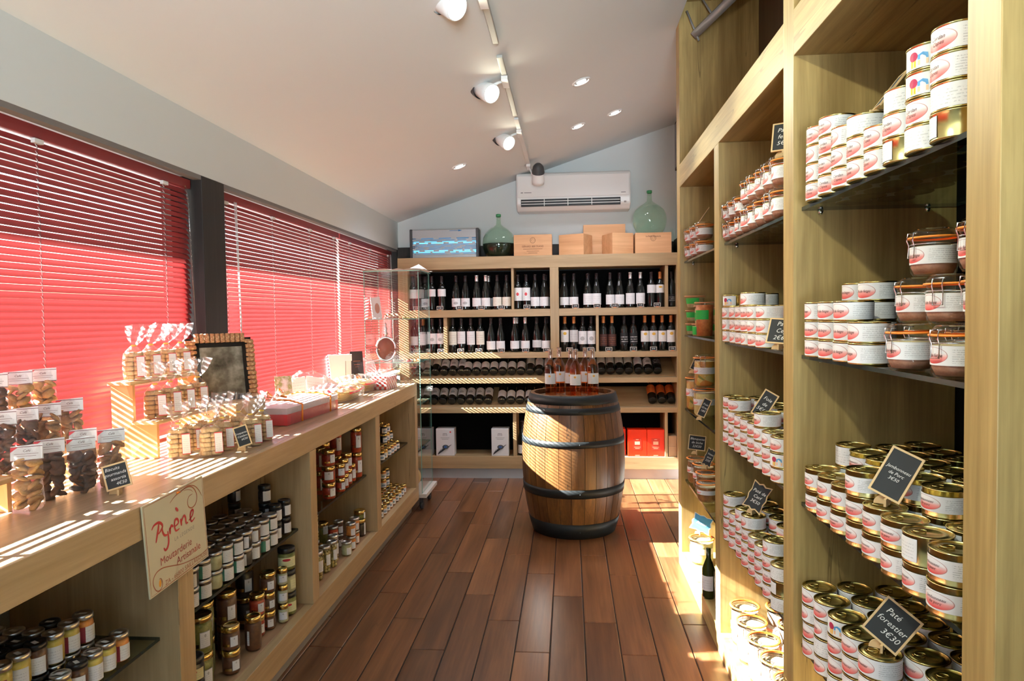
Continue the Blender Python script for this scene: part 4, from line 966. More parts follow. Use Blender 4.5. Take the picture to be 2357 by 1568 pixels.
for i, (x, y, z, p, d) in enumerate(((0.672, 3.79, 0, taper_jar(.032, .038, .066, C_SAL), 'small green-labelled jar, bottom of the left pile, far bay'), (0.672, 3.79, .0725, taper_jar(.032, .038, .066, C_SAL), 'small green-labelled jar, middle of the left pile, far bay'),
        (0.678, 3.76, .145, taper_jar(.042, .052, .07, C_SAL), 'wide green-labelled jar topping the left pile, far bay'), (0.69, 3.60, 0, taper_jar(.042, .044, .16, C_LIVER, (.5, .76)), 'tall pale-yellow jar with green label, far bay second shelf'),
        (0.672, 3.47, 0, taper_jar(.04, .046, .175, C_PRAWN, (.5, .76)), 'tall orange-filled jar with green label, cut by pillar'), (0.646, 3.53, 0, taper_jar(.022, .024, .068, C_LIVER, (.15, .75)), 'tiny green-labelled jar before the tall pale-yellow one'),
        (0.76, 3.70, 0, taper_jar(.034, .04, .075, C_SAL), 'green-labelled jar behind the left pile, lower, far bay'), (0.76, 3.70, .0815, taper_jar(.034, .04, .07, C_SAL), 'green-labelled jar behind the left pile, upper, far bay'))):
    put('preserving_jar', 'jar', p, d, (x, y, ZB + z), 0, TG)
# far bay, third shelf: vegetables and large jars
def big_jar(content, r_, h_, a, lab=(0.4, 0.6)): return bail_jar(r_, h_, content, 0, None, tall=True, a_clip=a, label=lab)
for (x, y, z, p, d) in ((0.69, 3.80, 0, big_jar(C_VEG, .054, .20, 260), 'clip-top jar of mixed vegetables at the left of far bay third shelf'),
        (0.69, 3.565, 0, big_jar(C_LIVER, .056, .155, 200), 'lower wide clip-top jar at right, far bay third shelf'), (0.69, 3.565, .1555, big_jar(C_VEG, .053, .165, 250), 'upper clip-top jar of orange preserve, far bay third shelf')):
    put('preserving_jar', 'jar', p, d, (x, y, ZC + z), 0, 'large preserve jars on the far third shelf')
put('chalkboard_tag', 'price tag', chalk_tag(0.038, 0.082, ['Veg', '9€'], 0.014, roll=22, lean=14), 'slanted chalkboard tag on the mixed vegetable jar, far bay', (0.675, 3.80, ZC + 0.201), (0, 0, R(-20)))
put('chalkboard_tag', 'price tag', chalk_tag(0.042, 0.095, ['Foie', 'Gras', '18€'], 0.015, roll=22, lean=14), 'slanted chalkboard tag standing on the glass of far bay third shelf', (0.645, 3.42, ZC + 0.001), (0, 0, R(-20)))
# far bay, fourth shelf
for (x, y, p, d) in ((0.69, 3.80, big_jar(C_STEW, .050, .155, 235), 'clip-top stew jar under the Blanquette tag, far bay fourth shelf'), (0.70, 3.66, big_jar(C_STEW, .054, .155, 180), 'second clip-top stew jar from left, far bay fourth shelf'),
        (0.69, 3.53, big_jar(C_STEW, .050, .135, 225), 'clip-top stew jar behind the nearest one, far bay fourth shelf'), (0.672, 3.42, big_jar(C_STEW, .048, .105, 170), 'short nearest clip-top stew jar, far bay fourth shelf'),
        (0.81, 3.62, big_jar(C_STEW, .052, .155, 240), 'clip-top stew jar in the back row, far bay fourth shelf'), (0.81, 3.48, big_jar(C_STEW, .052, .215, 240, (0.72, 0.92)), 'tall dark jar with picture label at back, far bay fourth shelf')):
    put('preserving_jar', 'jar', p, d, (x, y, ZD), 0, 'stew jars on the far fourth shelf')
put('chalkboard_tag', 'price tag', chalk_tag(0.092, 0.082, ['Blanquette', 'de biche', '22€50'], 0.0175, lean=12, roll=6, stand=0.024), 'chalkboard tag reading Blanquette de biche 22€50, far bay', (0.69, 3.80, ZD + 0.156), (0, 0, R(-8)))
put('chalkboard_tag', 'price tag', chalk_tag(0.044, 0.09, ['Veau', 'aux', '22€'], 0.015, wavy=True, roll=22, lean=14), 'narrow wavy chalkboard tag in front of the stew jars', (0.69, 3.53, ZD + 0.136), (0, 0, R(-20)))
# far bay, bottom shelf
put('preserving_jar', 'jar', big_jar(C_PALE, .062, .15, 200), 'big sunlit clip-top jar at the far bay floor, under the blue tag', (0.70, 3.72, 0.1005 + 0.001), 0)
put('chalkboard_tag', 'price tag', chalk_tag(0.10, 0.085, ['Promo'], 0.02, wavy=True, roll=18, lean=16, face=mat('blue_card', (0.06, 0.28, 0.55), 0.5), frame=M_WPLAST), 'blue wavy card tag on the big sunlit jar', (0.69, 3.72, 0.2525), (0, 0, R(-15)))
c = MB().box(-0.05, -0.10, 0, 0.05, 0.10, 0.19)
gb = bottle('bord', L_WINE, 0.05, 0.13, None)
put('wine_bottle', 'bottle', [('glass_body', MB().lathe([(0, .002), (.028, 0), (.03, .01), (.03, .14), (.011, .19), (.011, .235), (0, .235)], 18).build('glass_body', mat('olive_oil_glass', (0.022, 0.028, 0.004), 0.08))), ('label', MB().band(.0306, .04, .11, 160, 300, 10).build('label', L_WINE))],
    'slim green oil bottle before the wrapped gift, far bay floor', (0.645, 3.26, 0.1005), 0)
gift = root('gift_pack', 'pink box wrapped in cellophane standing on the far bay floor', 'gift', (0.70, 3.10, 0.1005))
ob('box', MB().box(-0.045, -0.07, 0, 0.045, 0.07, 0.17).build('box', mat('dusty_pink_card', (0.42, 0.28, 0.24), 0.5)), gift)
ob('wrapper', crumple(loft([(.052, .078, 0, 5), (.054, .08, .16, 4), (.04, .06, .20, 3), (.012, .012, .235, 2), (.03, .03, .27, 2), (.04, .04, .32, 2)], 20), .004, 3, .01).build('wrapper', M_CELLO), gift)
ob('ribbon', MB().lathe([(.011, .23), (.015, .232), (.015, .24), (.011, .242)], 12).build('ribbon', mat('blue_ribbon', (0.10, 0.20, 0.45), 0.4)), gift)
# ---------------------------------------------------------------- jars in the left counter
ZG, ZL = 0.5365, 0.2005
def jarset(rows, z, h, place, grp, zrot=0.0, cat='jar', name='jar'):
    """rows: [(row word, x, [(y, n, key)])]; key -> (parts, description)"""
    for rw, x, L in rows:
        for i, (y, n, key) in enumerate(L):
            for k in range(n):
                kk = key[k % len(key)] if isinstance(key, (list, tuple)) else key
                p, d = KEY[kk]; lv = level(k, n)
                put(name, cat, p, '%s, %s%s %s stack, %s' % (d, lv + ' of ' if lv else '', ORD[i], rw, place), (x + rnd.uniform(-.001, .001), y, z + k * (h + 0.0003)), (0, 0, rnd.gauss(0, 0.22) + zrot), grp)
A1 = (255, 372)
MJ = lambda c, l, lab, a=A1, st=True: screw_jar(0.0245, 0.078, c, l, lab, a, (0.1, 0.62), 0.012, sticker=st)
GJ = lambda c, l, lab, a=(255, 375): screw_jar(0.029, 0.064, c, l, lab, a, (0.08, 0.74), 0.010, neck=0.97)
HJ = lambda c, l, a=(250, 360): screw_jar(0.0235, 0.062, c, l, L_BLUEG, a, (0.14, 0.66), 0.010)
KEY = {
 'mus': (MJ(C_MUST, M_SLID, L_MUST), 'yellow mustard jar'), 'mbk': (MJ(C_BROWN, M_BLID, L_PLAIN), 'black-lidded brown jar'), 'mor': (MJ(C_ORNG, M_SLID, L_MUST), 'orange mustard jar'),
 'mpl': (MJ(C_MUST, M_SLID, L_PLAIN), 'white-labelled mustard jar'), 'mrd': (MJ(C_MUST, M_SLID, line_label('burgundy_label', (0.20, 0.015, 0.03), (0.5, 0.3, 0.3)), (285, 340)), 'mustard jar showing its burgundy side'),
 'grn': (GJ(C_BROWN, M_SLID, L_GRN), 'silver-lidded jar with green-edged label'), 'gdk': (GJ(C_DARK, M_SLID, L_PLAIN), 'silver-lidded black tapenade jar'), 'gpl': (GJ(C_PALE, M_SLID, None), 'silver-lidded pale cream jar'),
 'gst': (GJ(C_DARK, M_SLID, line_label('small_white_sticker', (0.75, 0.75, 0.78)), (300, 335)), 'black jar with small white sticker'),
 'dk': (screw_jar(0.026, 0.074, C_DARK, M_BLID, L_PLAIN, (300, 380), (0.15, 0.7), 0.016), 'tall black-lidded dark jar'),
 'hon': (HJ(C_ORNG, M_GLID), 'small gold-lidded jam jar'), 'hdk': (HJ(C_DARK, M_GLID), 'small dark jam jar'), 'hbr': (HJ(C_HONEY, M_GLID), 'small amber jam jar')}
jarset([('front', -1.218, [(1.50, 1, 'mpl'), (1.555, 1, 'mbk'), (1.608, 1, 'mpl'), (1.66, 1, 'mus'), (1.712, 1, 'mor'), (1.445, 1, 'mpl')]),
        ('second-row', -1.270, [(1.335, 2, 'mor'), (1.388, 2, 'mrd'), (1.44, 2, 'mus'), (1.492, 2, 'mbk'), (1.545, 2, 'mus'), (1.598, 2, 'mus'), (1.65, 2, 'mor')]),
        ('third-row', -1.322, [(1.39, 2, 'mus'), (1.442, 2, 'mbk'), (1.495, 2, 'mbk'), (1.548, 2, 'mus'), (1.60, 2, 'mbk')]),
        ('fourth-row', -1.374, [(1.44, 2, 'mus'), (1.495, 2, 'mus'), (1.548, 2, 'mus'), (1.60, 1, 'mus')]), ('back-row', -1.426, [(1.44, 2, 'mus'), (1.548, 2, 'mus')])],
       ZG, 0.078, 'nearest counter bay shelf', 'mustard jars in the nearest counter bay')
jarset([('front', -1.216, [(2.05, 2, 'gdk'), (2.125, 2, 'grn'), (2.20, 2, 'gpl'), (2.275, 2, 'grn'), (2.35, 2, 'grn'), (2.42, 2, 'gst'), (2.49, 2, 'grn'), (2.565, 2, 'grn'), (2.64, 2, 'grn')]),
        ('second-row', -1.279, [(2.12, 2, 'gdk'), (2.195, 2, 'gdk'), (2.27, 2, 'gdk'), (2.345, 2, 'gdk'), (2.42, 2, 'gdk'), (2.495, 2, 'grn'), (2.57, 2, 'gdk'), (2.645, 2, 'gdk')]),
        ('third-row', -1.342, [(2.16, 2, 'gdk'), (2.235, 2, 'gdk'), (2.31, 2, 'gdk'), (2.385, 2, 'grn'), (2.46, 2, 'gdk'), (2.535, 2, 'gdk'), (2.61, 2, 'gdk'), (2.685, 2, 'gdk')]),
        ('fourth-row', -1.405, [(2.30, 2, 'gdk'), (2.375, 2, 'gdk'), (2.45, 2, 'gdk'), (2.525, 2, 'gdk'), (2.60, 2, 'gdk')]),
        ], ZG, 0.064, 'second counter bay shelf', 'silver-lidded jars in the second counter bay')
jarset([('front end', -1.222, [(2.705, 2, 'dk')]), ('second end', -1.278, [(2.73, 3, 'dk')]), ('third end', -1.405, [(2.72, 3, 'dk')]), ('pillar end', -1.215, [(2.78, 2, 'dk')])], ZG, 0.074, 'second counter bay shelf', 'dark jars at the end of the second counter bay')
# second bay, lower shelf: assorted gold-lidded jars
BJ2 = {}
def gj(r_, h_, c, lab=L_EDGE, a=(300, 350), seal=True, lid=None): return screw_jar(r_, h_, c, lid or M_GLID, lab, a, (0.2, 0.62), 0.019, seal=seal)
for (x, y, z, p, d) in (
    (-1.255, 2.17, 0, gj(.041, .13, C_GREEN), 'big green pesto jar, lower of the pair, second counter bay'), (-1.255, 2.17, .1304, gj(.041, .13, C_GREEN), 'big green pesto jar, upper of the pair, second counter bay'),
    (-1.30, 2.27, 0, gj(.038, .13, C_GREEN), 'green pesto jar behind, lower, second counter bay'), (-1.30, 2.27, .1304, gj(.038, .13, C_GREEN), 'green pesto jar behind, upper, second counter bay'),
    (-1.208, 2.285, 0, gj(.032, .086, C_BROWN), 'brown jar with bordered label, lower, beside the pesto pair'), (-1.208, 2.285, .0864, gj(.032, .086, C_BROWN), 'brown jar with bordered label, upper, beside the pesto pair'),
    (-1.275, 2.39, 0, gj(.036, .125, C_BROWN), 'big brown jar, lower of two, under the silver-lidded jars'), (-1.275, 2.39, .1254, gj(.036, .125, C_BROWN), 'big brown jar, upper of two, under the silver-lidded jars'),
    (-1.208, 2.455, 0, gj(.031, .13, C_BROWN, L_PLAIN, (245, 262), False), 'tall single brown jar in the middle of the second counter bay'),
    (-1.24, 2.56, 0, gj(.028, .085, C_RED), 'orange-red pepper jar, lower, second counter bay'), (-1.24, 2.56, .0854, gj(.030, .085, C_RED), 'orange-red pepper jar, upper, second counter bay'),
    (-1.225, 2.625, 0, gj(.028, .075, C_BROWN), 'bottom dark jar of the three-high gold-lidded stack, second bay'), (-1.225, 2.625, .0754, gj(.028, .075, C_BROWN), 'middle dark jar of the three-high gold-lidded stack, second bay'), (-1.225, 2.625, .1508, gj(.032, .082, C_BROWN), 'top dark jar of the three-high gold-lidded stack, second bay'),
    (-1.19, 2.685, 0, gj(.021, .078, C_PALE, a=(255, 350), seal=False), 'slim pale jar, bottom of three, second counter bay'), (-1.19, 2.685, .0784, gj(.021, .078, C_PALE, a=(255, 350), seal=False), 'slim pale jar, middle of three, second counter bay'), (-1.19, 2.685, .1568, gj(.021, .07, C_PALE, a=(255, 350), seal=False), 'slim pale jar, top of three, second counter bay'),
    (-1.205, 2.765, 0, gj(.037, .095, C_GREEN, L_YEL, (230, 360), False, M_BLID), 'olive jar with yellow label, bottom of the black-lidded three'), (-1.205, 2.765, .0954, gj(.037, .095, C_PALE, line_label('small_yellow_label', (0.7, 0.66, 0.36), rows=4), (300, 345), False, M_BLID), 'pale artichoke jar, middle of the black-lidded three'), (-1.205, 2.765, .1908, gj(.037, .095, C_GREEN, L_YEL, (230, 360), False, M_BLID), 'olive jar with yellow label, top of the black-lidded three'),
    (-1.33, 2.46, 0, gj(.036, .13, C_DARK), 'dark jar in the back row, lower, second counter bay'), (-1.33, 2.46, .1304, gj(.036, .125, C_DARK), 'dark jar in the back row, upper, second counter bay'),
    (-1.325, 2.63, 0, gj(.036, .13, C_DARK), 'dark jar near the third bay, back row lower'), (-1.325, 2.63, .1304, gj(.036, .125, C_DARK), 'dark jar near the third bay, back row upper'),
    (-1.222, 2.065, 0, gj(.036, .085, C_PALE, L_YEL, (230, 360), False, M_BLID), 'foie gras jar with yellow label, lower, by the first pillar'), (-1.222, 2.065, .0854, gj(.036, .085, C_DARK, L_YEL, (230, 360), False, M_BLID), 'foie gras jar with yellow label, upper, by the first pillar')):
    put('jar', 'jar', p, d, (x, y, ZL + z), (0, 0, rnd.gauss(0, .1)), 'gold and black lidded jars on the second bay floor')
for z in (0, .0604): put('jar', 'jar', screw_jar(0.024, 0.06, C_PALE, mat('orange_screw_cap', (0.85, 0.38, 0.02), 0.35), line_label('lime_label', (0.45, 0.50, 0.08)), (240, 360), (0.1, 0.7), 0.016), 'orange-lidded lime-label jar, %s, at the first pillar' % ('upper' if z else 'lower'), (-1.205, 1.985, ZG + z), 0, 'orange-lidded jars beside the first pillar')
for i, (x, y) in enumerate(((-1.225, 1.755), (-1.225, 1.665), (-1.32, 1.74))):
    put('jar', 'jar', gj(.037, .135, C_BROWN), ('gold-lidded brown jar beside the first pillar, nearest bay floor', 'second gold-lidded brown jar under the glass, nearest bay floor', 'gold-lidded brown jar in the back, nearest bay floor')[i], (x, y, ZL), 0, 'gold-lidded jars on the nearest bay floor')
# third bay: red sauces above, olives and orange spreads below
def rj(r_, h_, c=C_RED, a=(290, 350)): return screw_jar(r_, h_, c, M_GLID, L_EDGE, a, (0.22, 0.72), 0.019, seal=True)
T3 = 'third counter bay shelf'
for i, (x, y, r_, h_, n) in enumerate(((-1.215, 3.06, .028, .082, 3), (-1.29, 3.17, .030, .085, 3), (-1.222, 3.335, .034, .084, 3), (-1.30, 3.42, .032, .122, 2), (-1.21, 3.475, .026, .074, 2), (-1.215, 3.545, .027, .080, 2), (-1.225, 3.625, .030, .088, 2), (-1.32, 3.54, .034, .125, 2), (-1.225, 3.70, .026, .10, 1), (-1.31, 3.70, .034, .145, 2), (-1.225, 3.80, .032, .142, 2))):
    for k in range(n):
        put('jar', 'jar', rj(r_, h_, C_RED, (250, 330) if (i, k) in ((2, 1), (4, 1)) else (295, 350)), 'gold-lidded red sauce jar, %s %s stack from the left, %s' % ((level(k, n) + ' of') if n > 1 else 'single in', ORD[i], T3), (x, y, ZG + k * (h_ + .0004)), (0, 0, rnd.gauss(0, .12)), 'red sauce jars on the third bay shelf')
def olive_jar(r_, h_):
    k = ('olv', r_, h_)
    if k in _pc: return _pc[k]
    q = random.Random(3); o = MB(); s_ = 0.0095; zz = 0.009
    while zz < h_ - 0.03:
        N = max(3, int(2 * PI * (r_ * 0.93 - s_) / (s_ * 1.95)))
        off = q.uniform(0, 6)
        for i in range(N):
            a = off + 2 * PI * i / N; c = ((r_ * 0.93 - s_) * math.cos(a), (r_ * 0.93 - s_) * math.sin(a), zz + q.uniform(-.001, .001) - s_)
            o.lathe([(0, 0), (s_ * .7, s_ * .3), (s_, s_), (s_ * .7, s_ * 1.7), (0, s_ * 2)], 8, c=c)
        zz += s_ * 1.75
    base = screw_jar(r_, h_, C_OLIVE, M_SLID, L_PLAIN, (300, 350), (0.3, 0.7), 0.012)
    om = o.build('olives', mat('olive_skin', (0.55, 0.40, 0.13), 0.25, coat=0.3))
    _pc[k] = [base[0], ('olives', om), base[2], base[3]]; return _pc[k]
def put_olive(label, x, y, z, r_, h_):
    r = root('olive_jar', label, 'jar', (x, y, z), (0, 0, rnd.gauss(0, .2)), 'olive jars on the third bay floor')
    for p in olive_jar(r_, h_):
        o = ob(p[0], p[1], r)
        if p[0] == 'olives': o['kind'] = 'stuff'
for i, (x, y, n, r_, h_) in enumerate(((-1.222, 3.14, 1, .034, .135), (-1.215, 3.235, 1, .029, .13), (-1.29, 3.275, 2, .034, .14), (-1.205, 3.31, 1, .027, .13), (-1.225, 3.385, 1, .028, .135))):
    for k in range(n): put_olive('silver-lidded green olive jar, %s, third counter bay floor' % ('leftmost', 'second from left', 'lower of tall pair', 'fourth from left', 'fifth from left', 'upper of tall pair')[i if k == 0 else 5], x, y, ZL + k * (h_ + .0004), r_, h_)
ZZ = (('cream spread jar at the front left of the orange jars', -1.185, 3.475, 0, C_PALE), ('orange spread jar, lower front, third counter bay floor', -1.19, 3.565, 0, C_ORNG), ('orange spread jar, upper front, third counter bay floor', -1.215, 3.54, 1, C_ORNG), ('orange spread jar, lower right, third counter bay floor', -1.20, 3.66, 0, C_ORNG),
      ('orange spread jar, upper right, third counter bay floor', -1.20, 3.66, 1, C_ORNG), ('red spread jar, upper left, third counter bay floor', -1.265, 3.50, 1, C_RED), ('spread jar in the dark, back left lower, third bay floor', -1.265, 3.50, 0, C_BROWN), ('spread jar in the dark, back middle, third bay floor', -1.27, 3.60, 0, C_BROWN), ('spread jar in the dark, back middle upper, third bay floor', -1.27, 3.60, 1, C_BROWN))
ZZ = [z for z in ZZ if z[0] != 'orange spread jar, upper front, third counter bay floor'] + [('orange spread jar, upper front, third counter bay floor', -1.19, 3.565, 1, C_ORNG)]
for d, x, y, k, c in ZZ: put('jar', 'jar', screw_jar(.027, .072, c, M_SLID, L_PLAIN, (290, 345), (.12, .62), .010, neck=.96), d, (x, y, ZL + k * .0724), 0, 'spread jars on the third bay floor')
for k in range(2): put('jar', 'jar', screw_jar(.034, .098 if k == 0 else .05, C_DARK if k == 0 else C_GREEN, M_GLID, L_PLAIN, (330, 350), (.1, .8), .019), 'wide dark jar beside the third pillar, %s' % ('lower', 'upper')[k], (-1.212, 3.795, ZL + k * .0984), 0, 'wide jars beside the third pillar')
put('jar', 'jar', screw_jar(.036, .15, C_GREEN, M_GLID, L_EDGE, (300, 350), (.6, .9), .02, seal=True), 'tall green jar behind the spread jars, third bay floor', (-1.345, 3.55, ZL), 0)
# fourth bay: many small jam jars
kk = ['hon', 'hdk', 'hbr', 'hdk', 'hon']
def jl(y0, n, st, h, o=0): return [(y0 + i * st, h, kk[(i + o) % 5]) for i in range(n)]
jarset([('front', -1.205, jl(4.24, 6, .075, 1, 1)), ('second-row', -1.262, [(4.21 + i * .075, (2, 1, 1, 1, 3, 3, 2)[i], kk[(i + 2) % 5]) for i in range(7)]),
        ('third-row', -1.319, [(4.18 + i * .075, (3, 3, 1, 1, 3, 3, 3, 2)[i], kk[(i + 1) % 5]) for i in range(8)])], ZG, 0.062, 'far counter bay shelf', 'small jam jars on the far bay shelf')
jarset([('front', -1.19, jl(4.06, 10, .075, 1, 0)), ('second-row', -1.247, jl(4.07, 10, .075, 1, 2)), ('third-row', -1.304, [(4.10 + i * .075, (3, 3, 3, 3, 3, 1, 1, 3, 3, 1)[i], kk[(i + 3) % 5]) for i in range(10)])], ZL, 0.062, 'far counter bay floor', 'small jam jars on the far bay floor')
# ---------------------------------------------------------------- wine bottles on the back wall
W1 = [(-1.403, 'w', .11, .19), (-1.334, 'w', .11, .19), (-1.231, 'w', .125, .19), (-1.14, 'w', .125, .19), (-1.01, 'bc', .03, .105), (-0.925, 'bc', .03, .105), (-0.823, 'bs', .03, .105), (-0.741, 'bs', .03, .105), (-0.638, 'bm', .03, .11), (-0.554, 'bm', .03, .11),
      (-0.453, 'r', .075, .19), (-0.378, 'r', .075, .19), (-0.3, 'b', .025, .105), (-0.218, 'b', .025, .105), (-0.04, 'b', .03, .10), (0.043, 'b', .03, .10), (0.166, 'b', .03, .128), (0.243, 'b', .03, .128), (0.363, 'b', .03, .115), (0.445, 'b', .03, .115), (0.538, 'bs', .03, .125), (0.626, 'bs', .03, .125), (0.721, 'w', .125, .195), (0.796, 'wo', .125, .195), (0.892, 'k', .04, .11)]
W2 = [(-1.400, 'w', .07, .15), (-1.315, 'wg', .075, .17), (-1.231, 'wk', .08, .175), (-1.158, 'wk', .08, .175), (-1.045, 'wc', .07, .19), (-0.968, 'w', .08, .19), (-0.882, 'w', .07, .19), (-0.796, 'wc', .07, .19), (-0.7, 'b', .025, .10), (-0.614, 'b', .025, .10), (-0.487, 'bs', .03, .10), (-0.392, 'bs', .03, .10), (-0.289, 'bg', .04, .105), (-0.209, 'b', .03, .10),
      (-0.04, 'wo', .085, .19), (0.04, 'wg', .085, .19), (0.118, 'wk', .065, .18), (0.194, 'wk', .065, .18), (0.301, 'd', .045, .15), (0.376, 'd', .045, .15), (0.481, 'kp', .06, .16), (0.563, 'kp', .06, .16), (0.662, 'wo', .08, .175), (0.737, 'wo', .08, .175), (0.812, 'wo', .08, .175), (0.888, 'wo', .075, .18)]
def wb(k, z0, z1):
    return {'w': lambda: (bottle('bord', L_WINE, z0, z1), 'dark bottle with white label'), 'wo': lambda: (bottle('bord', L_WINEO, z0, z1, M_CAPO), 'orange-capped bottle with gold emblem label'), 'wg': lambda: (bottle('bord', L_WINEG, z0, z1, M_CAPO), 'bottle with grey label'),
            'wc': lambda: (bottle('bord', L_WINEC, z0, z1), 'bottle with cream label'), 'wk': lambda: (bottle('bord', L_WINEK, z0, z1), 'bottle with crest label'), 'r': lambda: (bottle('bord', L_WINER, z0, z1), 'bottle with tall red-emblem label'), 'd': lambda: (bottle('bord', L_WINED, z0, z1, M_CAPO), 'bottle with dark brown label'),
            'k': lambda: (bottle('bord', L_WINEB, z0, z1), 'all-black bottle'), 'kp': lambda: (bottle('bord', L_WINEB, z0, z1), 'black bottle with white print'), 'b': lambda: (bottle('burg', L_WINE, z0, z1), 'sloping bottle with low white label'), 'bs': lambda: (bottle('burg', L_WINE, z0, z1, M_CAPW), 'silver-capped bottle'),
            'bm': lambda: (bottle('burg', L_WINEC, z0, z1), 'sloping bottle with low cream label'), 'bc': lambda: (bottle('burg', L_WINEK, z0, z1), 'sloping bottle with two-tone label'), 'bg': lambda: (bottle('burg', L_WINEG, z0, z1), 'bottle with grey rounded label')}[k]()
NUM = ['first', 'second', 'third', 'fourth', 'fifth', 'sixth', 'seventh', 'eighth', 'ninth', 'tenth', 'eleventh', 'twelfth', 'thirteenth', 'fourteenth', 'fifteenth', 'sixteenth', 'seventeenth', 'eighteenth', 'nineteenth', 'twentieth', 'twenty-first', 'twenty-second', 'twenty-third', 'twenty-fourth', 'twenty-fifth', 'twenty-sixth']
for W_, z, sh in ((W1, 1.5075, 'top wine shelf'), (W2, 1.1255, 'second wine shelf')):
    for i, (x, k, z0, z1) in enumerate(W_):
        p, d = wb(k, z0, z1)
        put('wine_bottle', 'bottle', p, '%s, %s from the left on the %s' % (d, NUM[i], sh), (x, 6.085, z), (0, 0, rnd.gauss(0, .06)), 'standing bottles on the ' + sh)
        if k in ('bs', 'b', 'w') and i % 3 == 1: put('wine_bottle', 'bottle', p, '%s standing behind the %s from the left, %s' % (d, NUM[i], sh), (x + 0.012, 6.20, z), 0, 'bottles standing behind on the ' + sh)
tilt = R(-58)
def lay(xs, zs, labs, sh):
    for i, (x, lb) in enumerate(zip(xs, labs)):
        p = bottle('bord', lb[0], lb[1], lb[2], lb[3] if len(lb) > 3 else None, 165)
        yb = 6.105; zz = zs + 0.0055 + (yb - 6.09) * 0.629
        put('wine_bottle', 'bottle', p, 'tilted lying bottle, %s label, %s from left, %s' % (lb[4] if len(lb) > 4 else 'white', NUM[i], sh), (x, yb - 0.0385 * 0.53 + 0.001, zz + 0.0385 * 0.848), (tilt, 0, 0), 'bottles lying on the ' + sh)
wl = (L_WINE, .035, .12); wh = (L_WINEC, .09, .19, None, 'cream'); wm = (L_WINEK, .06, .16, None, 'crest'); wx = (L_WINE, .065, .17)
lay([-1.375, -1.293, -1.215, -1.135, -1.055, -0.975], 0.895, [wm, wh, wh, wm, wm, wm], 'third wine shelf, left group')
lay([-0.922 + 0.0, -0.842, -0.763, -0.683, -0.603, -0.521, -0.437, -0.353, -0.273, -0.193, -0.113], 0.895, [wl] * 7 + [wh, wx, wx, wm], 'third wine shelf, middle group')
lay([0.20, 0.281, 0.361, 0.441, 0.521, 0.606, 0.69, 0.772], 0.895, [wx, wh, wh, wh, wh, wx, wm, (L_WINEB, .06, .17, None, 'black')], 'third wine shelf, right group')
lay([-1.33, -1.235, -1.152, -1.069, -0.986, -0.903, -0.82, -0.737], 0.632, [wm] * 8, 'fourth wine shelf, left group')
lay([-0.614, -0.531, -0.449, -0.366, -0.283], 0.632, [wl] * 5, 'fourth wine shelf, middle group')
lay([0.725, 0.808, 0.890], 0.632, [(L_WINEORG, .08, .19, M_CAPO, 'orange')] * 3, 'fourth wine shelf, right end')
for L, z, sh in (((-1.358, -1.285, -1.147, -0.97, -0.775, -0.595, -0.371, 0.056, 0.245, 0.399, 0.62, 0.763), 1.5075, 'top wine shelf'), ((-1.364, -1.147, -0.967, -0.803, -0.603, -0.387, -0.201, 0.001, 0.186, 0.343, 0.556, 0.729, 0.89), 1.1255, 'second wine shelf')):
    for i, x in enumerate(L): put('price_tag', 'price tag', card_tag(('5.90', '6.50', '7.20', '8.90')[i % 4]), 'small black price tag, %s from the left on the %s' % (NUM[i], sh), (x, 6.018, z), 0, 'price tags on the wine shelves')
